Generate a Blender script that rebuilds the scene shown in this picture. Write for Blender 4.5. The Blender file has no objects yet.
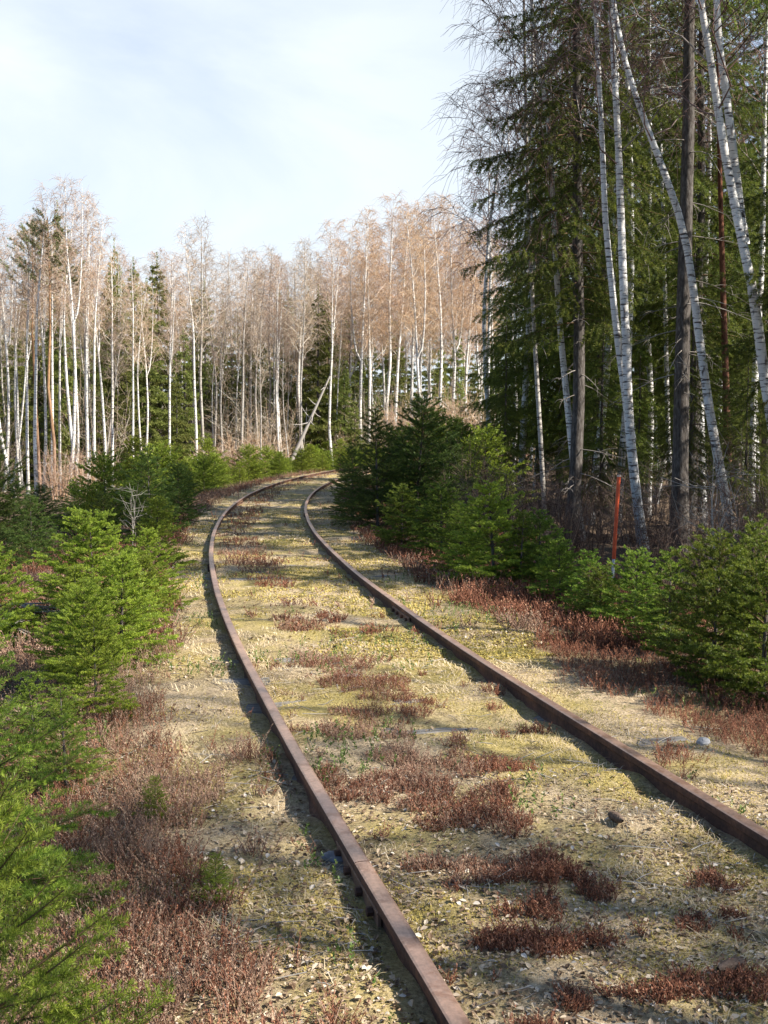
import bpy, math
import numpy as np
from mathutils import Vector

# ------------------------------------------------------------------ camera, sky, sun, exposure
SC = bpy.context.scene
COL = SC.collection
F, HOR, CH = 1100.0, 433.0, 1.475            # focal length in px, horizon row, eye height over the rail heads
PITCH = math.atan((512 - HOR) / F)
cam_d = bpy.data.cameras.new('camera')
cam = bpy.data.objects.new('camera', cam_d)
COL.objects.link(cam)
cam.location = (0, 0, CH)
cam.rotation_euler = (math.pi / 2 - PITCH, 0, 0)
cam_d.sensor_fit = 'VERTICAL'
cam_d.sensor_height = 36.0
cam_d.lens = 36.0 * F / 1024
cam_d.clip_start = 0.05
cam_d.clip_end = 3000
SC.camera = cam

SUN_EL = math.radians(39)
SUN_AZ = math.radians(110)                   # clockwise from +Y (the view direction): right, a little behind
EXPOSURE = 1.15
world = bpy.data.worlds.new('World')
SC.world = world
world.use_nodes = True
wn, wl = world.node_tree.nodes, world.node_tree.links
wn.clear()
w_out = wn.new('ShaderNodeOutputWorld')
w_bg = wn.new('ShaderNodeBackground')
w_sky = wn.new('ShaderNodeTexSky')
w_sky.sky_type = 'NISHITA'
w_sky.sun_disc = False
w_sky.sun_elevation = SUN_EL
w_sky.sun_rotation = SUN_AZ
w_sky.air_density = 1.1
w_sky.dust_density = 1.0
w_tc = wn.new('ShaderNodeTexCoord')
w_map = wn.new('ShaderNodeMapping')
w_map.inputs['Scale'].default_value = (0.9, 1.3, 3.2)
w_map.inputs['Rotation'].default_value = (0.1, 0.25, 0.5)
w_no = wn.new('ShaderNodeTexNoise')
w_no.inputs['Scale'].default_value = 1.7
w_no.inputs['Detail'].default_value = 7
w_no.inputs['Roughness'].default_value = 0.55
w_no.inputs['Distortion'].default_value = 0.6
w_rmp = wn.new('ShaderNodeValToRGB')
w_rmp.color_ramp.elements[0].position = 0.30
w_rmp.color_ramp.elements[0].color = (0.62, 0.62, 0.62, 1)
w_rmp.color_ramp.elements[1].position = 0.60
w_rmp.color_ramp.elements[1].color = (1, 1, 1, 1)
w_mix = wn.new('ShaderNodeMixRGB')
w_mix.inputs[2].default_value = (8.1, 8.8, 9.5, 1)     # thin sunlit cirrus
# the cirrus veil covers the half of the sky ahead; overhead and behind it is clear blue
w_sep = wn.new('ShaderNodeVectorMath')
w_sep.operation = 'DOT_PRODUCT'
w_sep.inputs[1].default_value = (-0.42, 0.90, 0.10)
w_cov = wn.new('ShaderNodeMapRange')
w_cov.interpolation_type = 'SMOOTHSTEP'
w_cov.inputs['From Min'].default_value = 0.52
w_cov.inputs['From Max'].default_value = 0.97
w_mul = wn.new('ShaderNodeMath')
w_mul.operation = 'MULTIPLY'
wl.new(w_tc.outputs['Generated'], w_sep.inputs[0])
wl.new(w_sep.outputs['Value'], w_cov.inputs[0])
wl.new(w_rmp.outputs[0], w_mul.inputs[0])
wl.new(w_cov.outputs[0], w_mul.inputs[1])
wl.new(w_tc.outputs['Generated'], w_map.inputs[0])
wl.new(w_map.outputs[0], w_no.inputs['Vector'])
wl.new(w_no.outputs['Fac'], w_rmp.inputs[0])
wl.new(w_mul.outputs[0], w_mix.inputs[0])
w_tone = wn.new('ShaderNodeMixRGB')
w_tone.blend_type = 'MULTIPLY'
w_tone.inputs[0].default_value = 1.0
w_tone.inputs[2].default_value = (0.95, 1.15, 1.4, 1)
wl.new(w_sky.outputs[0], w_tone.inputs[1])
wl.new(w_tone.outputs[0], w_mix.inputs[1])
wl.new(w_mix.outputs[0], w_bg.inputs['Color'])
w_bg.inputs['Strength'].default_value = 0.055
wl.new(w_bg.outputs[0], w_out.inputs[0])

sun_d = bpy.data.lights.new('sun', 'SUN')
sun_d.energy = 5.0
sun_d.angle = math.radians(0.5)
sun_d.color = (1.0, 0.94, 0.85)
sun = bpy.data.objects.new('sun', sun_d)
COL.objects.link(sun)
to_sun = Vector((math.sin(SUN_AZ) * math.cos(SUN_EL), math.cos(SUN_AZ) * math.cos(SUN_EL), math.sin(SUN_EL)))
sun.rotation_euler = to_sun.to_track_quat('Z', 'Y').to_euler()
sun.location = to_sun * 60

SC.view_settings.view_transform = 'Standard'
SC.view_settings.look = 'None'
SC.view_settings.exposure = EXPOSURE
SC.view_settings.gamma = 1.0
SC.view_settings.use_curve_mapping = False
SC.render.engine = 'CYCLES'
SC.cycles.max_bounces = 5
SC.cycles.diffuse_bounces = 3
SC.cycles.glossy_bounces = 2
SC.cycles.transmission_bounces = 3
SC.cycles.use_denoising = True
try:
    SC.cycles.denoising_prefilter = 'ACCURATE'
except Exception:
    pass

# ------------------------------------------------------------------ helpers
TAU = 2 * math.pi

def norm(v):
    return v / np.maximum(np.linalg.norm(v, axis=-1, keepdims=True), 1e-9)

def at_depth(px, py, depth):
    """world point seen at pixel (px, py) whose y is `depth`"""
    u, v = (px - 384) / F, (py - 512) / F
    dy = math.cos(PITCH) - v * math.sin(PITCH)
    dz = -math.sin(PITCH) - v * math.cos(PITCH)
    return np.array([u / dy * depth, depth, CH + dz / dy * depth])

class Geo:
    """collects faces and builds them as one mesh object"""
    def __init__(self):
        self.V, self.Fc, self.M, self.T, self.S = [], [], [], [], []
        self.n = 0
    def add(self, V, Q, mat=0, tint=0.5, smooth=False):
        V = np.asarray(V, float).reshape(-1, 3)
        Q = np.asarray(Q, np.int64)
        if len(Q) == 0:
            return
        self.V.append(V)
        self.Fc.append(Q + self.n)
        self.M.append(np.full(len(Q), mat, np.int32))
        t = np.asarray(tint, float)
        self.T.append(np.full(len(Q), t) if t.ndim == 0 else t)
        self.S.append(np.full(len(Q), smooth, bool))
        self.n += len(V)
    def mesh(self, name, mats):
        me = bpy.data.meshes.new(name)
        V = np.concatenate(self.V)
        lt = np.concatenate([np.full(len(q), q.shape[1], np.int32) for q in self.Fc])
        li = np.concatenate([q.ravel() for q in self.Fc]).astype(np.int32)
        ls = np.concatenate([[0], np.cumsum(lt)[:-1]]).astype(np.int32)
        me.vertices.add(len(V))
        me.vertices.foreach_set('co', V.astype(np.float32).ravel())
        me.loops.add(len(li))
        me.loops.foreach_set('vertex_index', li)
        me.polygons.add(len(lt))
        me.polygons.foreach_set('loop_start', ls)
        me.polygons.foreach_set('material_index', np.concatenate(self.M))
        me.polygons.foreach_set('use_smooth', np.concatenate(self.S))
        a = me.attributes.new('tint', 'FLOAT', 'FACE')
        a.data.foreach_set('value', np.concatenate(self.T).astype(np.float32))
        for m in mats:
            me.materials.append(m)
        me.update(calc_edges=True)
        return me
    def build(self, name, mats, parent=None):
        o = bpy.data.objects.new(name, self.mesh(name, mats if isinstance(mats, (list, tuple)) else [mats]))
        COL.objects.link(o)
        if parent is not None:
            o.parent = parent
        return o

def tubes(g, P, R, k=3, mat=0, tint=0.5, smooth=True):
    """N tubes of S points each: P (N,S,3), R (N,S)"""
    P = np.asarray(P, float)
    if P.ndim == 2:
        P = P[None]
    R = np.asarray(R, float)
    if R.ndim == 1:
        R = np.broadcast_to(R, P.shape[:2])
    N, S = P.shape[:2]
    if N == 0:
        return
    T = np.empty_like(P)
    T[:, 1:-1] = P[:, 2:] - P[:, :-2]
    T[:, 0] = P[:, 1] - P[:, 0]
    T[:, -1] = P[:, -1] - P[:, -2]
    T = norm(T)
    mean = norm(P[:, -1] - P[:, 0])
    ref = np.where(np.abs(mean[:, 2:3]) > 0.8, np.array([[1.0, 0.13, 0]]), np.array([[0.1, 0.13, 1.0]]))[:, None]
    U = norm(np.cross(T, np.broadcast_to(ref, T.shape)))
    W = np.cross(T, U)
    a = np.arange(k) * TAU / k
    ring = U[:, :, None] * np.cos(a)[None, None, :, None] + W[:, :, None] * np.sin(a)[None, None, :, None]
    V = P[:, :, None] + ring * R[:, :, None, None]
    base = (np.arange(N) * S * k)[:, None, None]
    s = np.arange(S - 1)[None, :, None] * k
    j = np.arange(k)[None, None, :]
    j2 = (j + 1) % k
    Q = np.stack(np.broadcast_arrays(base + s + j, base + s + j2, base + s + k + j2, base + s + k + j), -1).reshape(-1, 4)
    tt = np.asarray(tint, float)
    if tt.ndim == 1:
        tt = np.repeat(tt, (S - 1) * k)
    g.add(V, Q, mat, tt, smooth)

def needles(g, rng, A, B, per_m, ln, wd, mat=0, tint=(0.3, 0.8), up=0.25, fwd=0.55, tipt=0.25):
    """small diamond blades all along the twigs A->B"""
    A, B = np.asarray(A, float), np.asarray(B, float)
    if len(A) == 0:
        return
    d = B - A
    L = np.linalg.norm(d, axis=1)
    n = np.maximum(1, rng.poisson(L * per_m))
    i = np.repeat(np.arange(len(A)), n)
    t = rng.random(len(i)) * 1.02
    f = norm(d)[i]
    r = norm(rng.normal(size=(len(i), 3)))
    r = norm(r - f * (r * f).sum(1, keepdims=True))
    r[:, 2] += up
    D = norm(f * (fwd + 0.25 * rng.random((len(i), 1))) + r * 0.85)
    p = A[i] + d[i] * t[:, None]
    l = ln * (0.7 + 0.5 * rng.random((len(i), 1))) * np.where(t > 0.93, 0.8, 1.0)[:, None]
    w = norm(np.cross(D, norm(rng.normal(size=(len(i), 3))))) * wd
    V = np.stack([p, p + D * l * 0.45 + w, p + D * l, p + D * l * 0.45 - w], 1)
    twig = rng.random(len(A))[i]
    tn = tint[0] + (tint[1] - tint[0]) * (0.55 * twig + 0.45 * rng.random(len(i))) + tipt * (t > 0.6) * (twig > 0.4)
    g.add(V, np.arange(len(i) * 4).reshape(-1, 4), mat, np.clip(tn, 0, 1))

class Noise:
    """tileable smooth lattice noise 0..1"""
    def __init__(self, seed):
        self.t = np.random.default_rng(seed).random((256, 256))
    def __call__(self, x, y, s=1.0, octv=1):
        out, amp, tot = 0, 1, 0
        for o in range(octv):
            X, Y = np.asarray(x) * s, np.asarray(y) * s
            xi, yi = np.floor(X).astype(int), np.floor(Y).astype(int)
            fx, fy = X - xi, Y - yi
            fx, fy = fx * fx * (3 - 2 * fx), fy * fy * (3 - 2 * fy)
            T = lambda a, b: self.t[a & 255, b & 255]
            v = (T(xi, yi) * (1 - fx) + T(xi + 1, yi) * fx) * (1 - fy) + (T(xi, yi + 1) * (1 - fx) + T(xi + 1, yi + 1) * fx) * fy
            out = out + v * amp
            tot += amp
            amp *= 0.5
            s *= 2.03
        return out / tot

NZ, NZ2, NZ3 = Noise(3), Noise(14), Noise(25)

# ---- track line (fitted to the photograph's two rails)
_s = np.arange(-6, 110, 0.1)
_k = 0.0106 * np.clip((_s - 3.0) / 4.0, 0, 1)
_th = -0.2516 + np.cumsum(_k) * 0.1
_x = np.cumsum(np.sin(_th)) * 0.1
_y = np.cumsum(np.cos(_th)) * 0.1
_i0 = int(round(6 / 0.1))
TX = _x - _x[_i0] + 1.6548
TY = _y - _y[_i0]

def track(s, off=0.0):
    """point and heading at arc length s, `off` metres right of the centre line"""
    x, y, t = np.interp(s, _s, TX), np.interp(s, _s, TY), np.interp(s, _s, _th)
    return x + off * np.cos(t), y - off * np.sin(t), t

def dist(x, y):
    """signed distance right of the track's centre line"""
    xc, t = np.interp(y, TY, TX), np.interp(y, TY, _th)
    return (np.asarray(x) - xc) * np.cos(t)

def along(y):
    return np.interp(y, TY, _s)

def ground_z(x, y):
    x, y = np.asarray(x, float), np.asarray(y, float)
    d = dist(x, y)
    z = np.interp(d, [-60, -9, -5, -2.5, -1.75, -1.35, 1.3, 1.6, 2.6, 5, 12, 60],
                  [-1.1, -1.05, -0.75, -0.34, -0.14, -0.083, -0.083, -0.10, -0.18, -0.42, -0.5, -0.3])
    side = np.clip((np.abs(d) - 1.3) / 1.5, 0, 1)
    z = z + (NZ(x, y, 0.9, 3) - 0.5) * (0.035 + 0.30 * side) + (NZ2(x, y, 4.5, 2) - 0.5) * (0.045 + 0.05 * side)
    # moss swells gently over the buried sleepers and the ballast sinks between them
    ph = along(y) / 0.62 * TAU
    z = z + np.clip(1.25 - np.abs(d) * 0.9, 0, 1) * 0.010 * np.cos(ph)
    # cleared trough right beside each rail
    for off in (-0.7525, 0.7525):
        q = np.abs(d - off)
        z = z - 0.012 * np.exp(-(q / 0.09) ** 2)
    return z

# ---- scene graph helpers
def thing(name, label, cat, loc=(0, 0, 0), rz=0.0, group=None):
    o = bpy.data.objects.new(name, None)
    COL.objects.link(o)
    o.empty_display_size = 0.2
    o.location = loc
    o.rotation_euler = (0, 0, rz)
    o['label'] = label
    o['category'] = cat
    if group:
        o['group'] = group
    return o

def tag(o, label=None, cat=None, group=None, kind=None):
    for k, v in (('label', label), ('category', cat), ('group', group), ('kind', kind)):
        if v:
            o[k] = v
    return o

def plant(name, label, cat, parts, x, y, rz=0.0, sc=1.0, group=None, lean=(0, 0), sink=0.04, wide=1.0):
    """a tree or shrub made of shared part meshes: parts = [(name, mesh), ...]"""
    z = float(ground_z(x, y)) - sink
    t = thing(name, label, cat, (x, y, z), rz, group)
    t.rotation_euler = (lean[0], lean[1], rz)
    t.scale = (sc * wide, sc * wide, sc)
    for pn, me in parts:
        c = bpy.data.objects.new(pn, me)
        COL.objects.link(c)
        c.parent = t
    return t

# ------------------------------------------------------------------ materials
def new_mat(name, rough=0.8, spec=0.2):
    m = bpy.data.materials.new(name)
    m.use_nodes = True
    nt = m.node_tree
    b = nt.nodes['Principled BSDF']
    b.inputs['Roughness'].default_value = rough
    b.inputs['Specular IOR Level'].default_value = spec
    return m, nt.nodes, nt.links, b

def ramp(nodes, stops):
    r = nodes.new('ShaderNodeValToRGB')
    e = r.color_ramp.elements
    while len(e) < len(stops):
        e.new(0.5)
    for q, (p, c) in zip(e, stops):
        q.position = p
        q.color = (*c, 1)
    return r

def tint_mat(name, stops, rough=0.7, spec=0.2, transl=0.0, var=0.0):
    """colour picked along a ramp by each face's own tint"""
    m, n, l, b = new_mat(name, rough, spec)
    at = n.new('ShaderNodeAttribute')
    at.attribute_name = 'tint'
    r = ramp(n, stops)
    l.new(at.outputs['Fac'], r.inputs[0])
    col = r.outputs[0]
    if var:
        oi = n.new('ShaderNodeObjectInfo')
        mr = n.new('ShaderNodeMapRange')
        mr.inputs['To Min'].default_value = 1 - var
        mr.inputs['To Max'].default_value = 1 + var
        hs = n.new('ShaderNodeHueSaturation')
        mh = n.new('ShaderNodeMapRange')
        mh.inputs['To Min'].default_value = 0.5 - var * 0.05
        mh.inputs['To Max'].default_value = 0.5 + var * 0.05
        l.new(oi.outputs['Random'], mr.inputs[0])
        l.new(oi.outputs['Random'], mh.inputs[0])
        l.new(mr.outputs[0], hs.inputs['Value'])
        l.new(mh.outputs[0], hs.inputs['Hue'])
        l.new(col, hs.inputs['Color'])
        col = hs.outputs[0]
    l.new(col, b.inputs['Base Color'])
    if transl:
        tr = n.new('ShaderNodeBsdfTranslucent')
        l.new(col, tr.inputs['Color'])
        mx = n.new('ShaderNodeMixShader')
        mx.inputs[0].default_value = transl
        l.new(b.outputs[0], mx.inputs[1])
        l.new(tr.outputs[0], mx.inputs[2])
        l.new(mx.outputs[0], n['Material Output'].inputs[0])
    return m

def noise_node(n, l, vec, scale, detail=4, rough=0.55, dist_=0.0):
    t = n.new('ShaderNodeTexNoise')
    t.inputs['Scale'].default_value = scale
    t.inputs['Detail'].default_value = detail
    t.inputs['Roughness'].default_value = rough
    t.inputs['Distortion'].default_value = dist_
    if vec is not None:
        l.new(vec, t.inputs['Vector'])
    return t

def mixc(n, l, fac, a, b):
    m = n.new('ShaderNodeMixRGB')
    for s, v in ((0, fac), (1, a), (2, b)):
        if hasattr(v, 'is_linked') or hasattr(v, 'links'):
            l.new(v, m.inputs[s])
        else:
            m.inputs[s].default_value = v if s == 0 else (*v, 1)
    return m.outputs[0]

M = {}
M['young_needle'] = tint_mat('young_spruce_needle', [(0, (0.085, 0.12, 0.016)), (0.4, (0.215, 0.28, 0.034)), (0.8, (0.39, 0.45, 0.055)), (1, (0.48, 0.53, 0.085))], 0.45, 0.3, 0.42, 0.2)
M['mid_needle'] = tint_mat('mid_spruce_needle', [(0, (0.045, 0.08, 0.013)), (0.45, (0.14, 0.21, 0.026)), (0.8, (0.29, 0.37, 0.045)), (1, (0.40, 0.47, 0.07))], 0.45, 0.3, 0.38, 0.38)
M['near_needle'] = tint_mat('near_spruce_needle', [(0, (0.07, 0.105, 0.014)), (0.45, (0.19, 0.25, 0.03)), (0.8, (0.34, 0.40, 0.05)), (1, (0.44, 0.49, 0.08))], 0.45, 0.3, 0.32)
M['dark_young_needle'] = tint_mat('dark_young_spruce_needle', [(0, (0.034, 0.06, 0.012)), (0.5, (0.075, 0.12, 0.02)), (1, (0.16, 0.215, 0.035))], 0.5, 0.3, 0.3, 0.2)  # darker copy of the young needle, shade put into the colour
M['old_needle'] = tint_mat('old_spruce_needle', [(0, (0.045, 0.07, 0.014)), (0.5, (0.12, 0.17, 0.03)), (1, (0.27, 0.315, 0.055))], 0.55, 0.25, 0.42, 0.25)
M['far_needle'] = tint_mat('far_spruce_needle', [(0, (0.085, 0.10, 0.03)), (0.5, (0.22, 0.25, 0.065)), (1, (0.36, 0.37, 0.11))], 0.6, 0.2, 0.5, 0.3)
M['pine_needle'] = tint_mat('pine_needle', [(0, (0.10, 0.13, 0.05)), (1, (0.26, 0.29, 0.11))], 0.6, 0.2, 0.2, 0.15)
M['spruce_twig'] = tint_mat('spruce_twig_bark', [(0, (0.07, 0.045, 0.028)), (1, (0.17, 0.11, 0.06))], 0.85, 0.1)
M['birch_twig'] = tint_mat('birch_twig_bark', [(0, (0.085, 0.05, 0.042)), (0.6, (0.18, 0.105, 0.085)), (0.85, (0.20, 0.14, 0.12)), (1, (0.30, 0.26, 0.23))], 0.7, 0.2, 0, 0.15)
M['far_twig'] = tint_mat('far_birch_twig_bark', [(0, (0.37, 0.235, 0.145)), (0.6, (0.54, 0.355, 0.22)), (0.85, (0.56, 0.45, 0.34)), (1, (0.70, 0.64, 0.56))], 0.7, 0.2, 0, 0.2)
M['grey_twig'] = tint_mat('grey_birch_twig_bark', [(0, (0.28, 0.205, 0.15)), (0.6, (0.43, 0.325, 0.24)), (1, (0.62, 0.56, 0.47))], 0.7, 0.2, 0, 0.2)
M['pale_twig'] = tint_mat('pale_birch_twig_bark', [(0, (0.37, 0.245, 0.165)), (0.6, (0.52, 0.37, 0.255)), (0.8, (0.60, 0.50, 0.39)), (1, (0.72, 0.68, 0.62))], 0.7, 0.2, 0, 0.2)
M['shrub_twig'] = tint_mat('bare_shrub_bark', [(0, (0.06, 0.04, 0.032)), (0.6, (0.15, 0.095, 0.072)), (1, (0.28, 0.21, 0.16))], 0.8, 0.1, 0, 0.2)
M['dead_twig'] = tint_mat('dead_grey_wood', [(0, (0.15, 0.13, 0.11)), (1, (0.46, 0.42, 0.37))], 0.85, 0.1, 0, 0.1)
M['grass'] = tint_mat('dry_grass', [(0, (0.13, 0.15, 0.035)), (0.22, (0.26, 0.24, 0.085)), (0.5, (0.53, 0.42, 0.24)), (0.8, (0.67, 0.54, 0.35)), (1, (0.73, 0.63, 0.47))], 0.7, 0.15, 0.2)
M['moss'] = tint_mat('moss', [(0, (0.19, 0.17, 0.04)), (0.5, (0.44, 0.345, 0.095)), (1, (0.64, 0.51, 0.18))], 0.85, 0.1, 0.15)
M['leaf'] = tint_mat('fallen_leaf', [(0, (0.07, 0.045, 0.028)), (0.3, (0.22, 0.14, 0.08)), (0.65, (0.44, 0.33, 0.21)), (0.92, (0.58, 0.48, 0.35)), (1, (0.66, 0.60, 0.51))], 0.6, 0.25, 0.12)
M['heather'] = tint_mat('heather_sprig', [(0, (0.06, 0.03, 0.02)), (0.4, (0.19, 0.08, 0.048)), (0.75, (0.38, 0.17, 0.10)), (1, (0.54, 0.38, 0.24))], 0.75, 0.15, 0.1)
M['heather_grey'] = tint_mat('faded_heather_sprig', [(0, (0.13, 0.075, 0.052)), (0.5, (0.33, 0.20, 0.135)), (1, (0.56, 0.44, 0.31))], 0.75, 0.15, 0.1)
M['berry_leaf'] = tint_mat('lingonberry_leaf', [(0, (0.05, 0.09, 0.02)), (0.6, (0.12, 0.19, 0.04)), (1, (0.24, 0.30, 0.08))], 0.4, 0.35, 0.2)

def birch_bark(name, white, warm, base_dark):
    m, n, l, b = new_mat(name, 0.6, 0.25)
    tc = n.new('ShaderNodeTexCoord')
    oi = n.new('ShaderNodeObjectInfo')
    add = n.new('ShaderNodeVectorMath')
    l.new(tc.outputs['Object'], add.inputs[0])
    l.new(oi.outputs['Location'], add.inputs[1])
    mp = n.new('ShaderNodeMapping')
    mp.inputs['Scale'].default_value = (2.2, 2.2, 15)
    l.new(add.outputs[0], mp.inputs[0])
    n1 = noise_node(n, l, mp.outputs[0], 2.2, 5, 0.65)
    r1 = ramp(n, [(0.40, (1, 1, 1)), (0.47, (0, 0, 0))])
    l.new(n1.outputs['Fac'], r1.inputs[0])
    n2 = noise_node(n, l, add.outputs[0], 1.3, 4)
    r2 = ramp(n, [(0.35, white), (0.7, warm)])
    l.new(n2.outputs['Fac'], r2.inputs[0])
    mp3 = n.new('ShaderNodeMapping')
    mp3.inputs['Scale'].default_value = (6, 6, 2.2)
    l.new(add.outputs[0], mp3.inputs[0])
    n3 = noise_node(n, l, mp3.outputs[0], 1.6, 3)
    r3 = ramp(n, [(0.62, (0, 0, 0)), (0.70, (1, 1, 1))])
    l.new(n3.outputs['Fac'], r3.inputs[0])
    c = mixc(n, l, r1.outputs[0], r2.outputs[0], (0.07, 0.055, 0.048))
    c = mixc(n, l, r3.outputs[0], c, (0.13, 0.105, 0.09))
    # rough dark bark at the foot
    sp = n.new('ShaderNodeSeparateXYZ')
    l.new(tc.outputs['Object'], sp.inputs[0])
    mr = n.new('ShaderNodeMapRange')
    mr.inputs['From Min'].default_value = 0.1
    mr.inputs['From Max'].default_value = 1.5
    mr.inputs['To Min'].default_value = base_dark
    mr.inputs['To Max'].default_value = 0
    l.new(sp.outputs['Z'], mr.inputs[0])
    mu = n.new('ShaderNodeMath')
    mu.operation = 'MULTIPLY'
    l.new(mr.outputs[0], mu.inputs[0])
    l.new(n1.outputs['Fac'], mu.inputs[1])
    c = mixc(n, l, mu.outputs[0], c, (0.06, 0.05, 0.045))
    l.new(c, b.inputs['Base Color'])
    bp = n.new('ShaderNodeBump')
    bp.inputs['Strength'].default_value = 0.5
    bp.inputs['Distance'].default_value = 0.02
    l.new(n1.outputs['Fac'], bp.inputs['Height'])
    l.new(bp.outputs[0], b.inputs['Normal'])
    return m

M['birch_bark'] = birch_bark('birch_bark', (0.76, 0.75, 0.72), (0.58, 0.54, 0.48), 1.1)
M['far_birch_bark'] = birch_bark('far_birch_bark', (0.80, 0.78, 0.73), (0.62, 0.56, 0.48), 0.8)
M['grey_birch_bark'] = birch_bark('grey_aspen_bark', (0.46, 0.43, 0.38), (0.34, 0.29, 0.24), 0.9)

def bark(name, c0, c1, c2, zscale=3.0, top=None, top_z=(4, 8)):
    m, n, l, b = new_mat(name, 0.9, 0.1)
    tc = n.new('ShaderNodeTexCoord')
    mp = n.new('ShaderNodeMapping')
    mp.inputs['Scale'].default_value = (14, 14, zscale)
    l.new(tc.outputs['Object'], mp.inputs[0])
    n1 = noise_node(n, l, mp.outputs[0], 2.0, 6, 0.65)
    r = ramp(n, [(0.3, c0), (0.5, c1), (0.72, c2)])
    l.new(n1.outputs['Fac'], r.inputs[0])
    c = r.outputs[0]
    if top:
        sp = n.new('ShaderNodeSeparateXYZ')
        l.new(tc.outputs['Object'], sp.inputs[0])
        mr = n.new('ShaderNodeMapRange')
        mr.inputs['From Min'].default_value = top_z[0]
        mr.inputs['From Max'].default_value = top_z[1]
        l.new(sp.outputs['Z'], mr.inputs[0])
        r2 = ramp(n, [(0.35, tuple(v * 0.3 for v in top)), (0.5, tuple(v * 0.75 for v in top)), (0.68, top)])
        l.new(n1.outputs['Fac'], r2.inputs[0])
        c = mixc(n, l, mr.outputs[0], c, r2.outputs[0])
    l.new(c, b.inputs['Base Color'])
    bp = n.new('ShaderNodeBump')
    bp.inputs['Strength'].default_value = 0.8
    bp.inputs['Distance'].default_value = 0.02
    l.new(n1.outputs['Fac'], bp.inputs['Height'])
    l.new(bp.outputs[0], b.inputs['Normal'])
    return m

M['spruce_bark'] = bark('spruce_bark', (0.035, 0.03, 0.026), (0.095, 0.082, 0.072), (0.19, 0.175, 0.16), 4)
M['pine_bark'] = bark('pine_bark', (0.12, 0.075, 0.05), (0.25, 0.155, 0.105), (0.38, 0.27, 0.19), 3, (0.46, 0.27, 0.14), (1.5, 5))
M['red_pine_bark'] = bark('red_pine_bark', (0.09, 0.05, 0.035), (0.20, 0.10, 0.065), (0.32, 0.17, 0.11), 3, (0.20, 0.085, 0.05), (1.5, 6))

def rust_mat():
    m, n, l, b = new_mat('rusty_rail_steel', 0.55, 0.5)
    tc = n.new('ShaderNodeTexCoord')
    n1 = noise_node(n, l, tc.outputs['Object'], 3.0, 8, 0.65)
    n2 = noise_node(n, l, tc.outputs['Object'], 45, 5, 0.7)
    n4 = noise_node(n, l, tc.outputs['Object'], 0.8, 3)
    r = ramp(n, [(0.3, (0.045, 0.026, 0.021)), (0.5, (0.095, 0.05, 0.035)), (0.66, (0.19, 0.092, 0.052))])  # rust of the rail sides, darkened to stand in for shade
    l.new(n1.outputs['Fac'], r.inputs[0])
    r2 = ramp(n, [(0.35, (0.55, 0.52, 0.5)), (0.65, (1.25, 1.15, 1.1))])
    l.new(n2.outputs['Fac'], r2.inputs[0])
    mu = n.new('ShaderNodeMixRGB')
    mu.blend_type = 'MULTIPLY'
    mu.inputs[0].default_value = 1
    l.new(r.outputs[0], mu.inputs[1])
    l.new(r2.outputs[0], mu.inputs[2])
    # the running surface: smooth steel film with sheen painted in, warmer in places
    at = n.new('ShaderNodeAttribute')
    at.attribute_name = 'tint'
    rt = ramp(n, [(0.35, (0.33, 0.225, 0.18)), (0.65, (0.52, 0.34, 0.235))])
    l.new(n4.outputs['Fac'], rt.inputs[0])
    mt = n.new('ShaderNodeMixRGB')
    mt.blend_type = 'MULTIPLY'
    mt.inputs[0].default_value = 0.6
    l.new(rt.outputs[0], mt.inputs[1])
    l.new(r2.outputs[0], mt.inputs[2])
    n5 = noise_node(n, l, tc.outputs['Object'], 9.0, 6, 0.7, 0.5)
    r5 = ramp(n, [(0.52, (0, 0, 0)), (0.60, (1, 1, 1))])
    l.new(n5.outputs['Fac'], r5.inputs[0])
    f5 = n.new('ShaderNodeMath')
    f5.operation = 'MULTIPLY'
    f5.inputs[1].default_value = 0.55
    l.new(r5.outputs[0], f5.inputs[0])
    topc = mixc(n, l, f5.outputs[0], mt.outputs[0], (0.20, 0.095, 0.052))
    c = mixc(n, l, at.outputs['Fac'], mu.outputs[0], topc)
    l.new(c, b.inputs['Base Color'])
    rr = n.new('ShaderNodeMapRange')
    rr.inputs['To Min'].default_value = 0.9
    rr.inputs['To Max'].default_value = 0.36
    l.new(at.outputs['Fac'], rr.inputs[0])
    l.new(rr.outputs[0], b.inputs['Roughness'])
    mm = n.new('ShaderNodeMath')
    mm.operation = 'MULTIPLY'
    mm.inputs[1].default_value = 0.45
    l.new(at.outputs['Fac'], mm.inputs[0])
    l.new(mm.outputs[0], b.inputs['Metallic'])
    bp = n.new('ShaderNodeBump')
    bp.inputs['Strength'].default_value = 0.35
    bp.inputs['Distance'].default_value = 0.002
    l.new(n2.outputs['Fac'], bp.inputs['Height'])
    l.new(bp.outputs[0], b.inputs['Normal'])
    return m

M['rust'] = rust_mat()

def wood_mat():
    m, n, l, b = new_mat('weathered_sleeper_wood', 0.9, 0.1)
    tc = n.new('ShaderNodeTexCoord')
    mp = n.new('ShaderNodeMapping')
    mp.inputs['Scale'].default_value = (1.2, 16, 16)
    l.new(tc.outputs['Object'], mp.inputs[0])
    n1 = noise_node(n, l, mp.outputs[0], 2.0, 6, 0.6)
    r = ramp(n, [(0.3, (0.07, 0.062, 0.055)), (0.5, (0.20, 0.185, 0.165)), (0.75, (0.34, 0.32, 0.29))])
    l.new(n1.outputs['Fac'], r.inputs[0])
    l.new(r.outputs[0], b.inputs['Base Color'])
    bp = n.new('ShaderNodeBump')
    bp.inputs['Strength'].default_value = 0.9
    bp.inputs['Distance'].default_value = 0.01
    l.new(n1.outputs['Fac'], bp.inputs['Height'])
    l.new(bp.outputs[0], b.inputs['Normal'])
    return m

M['sleeper'] = wood_mat()

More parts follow.
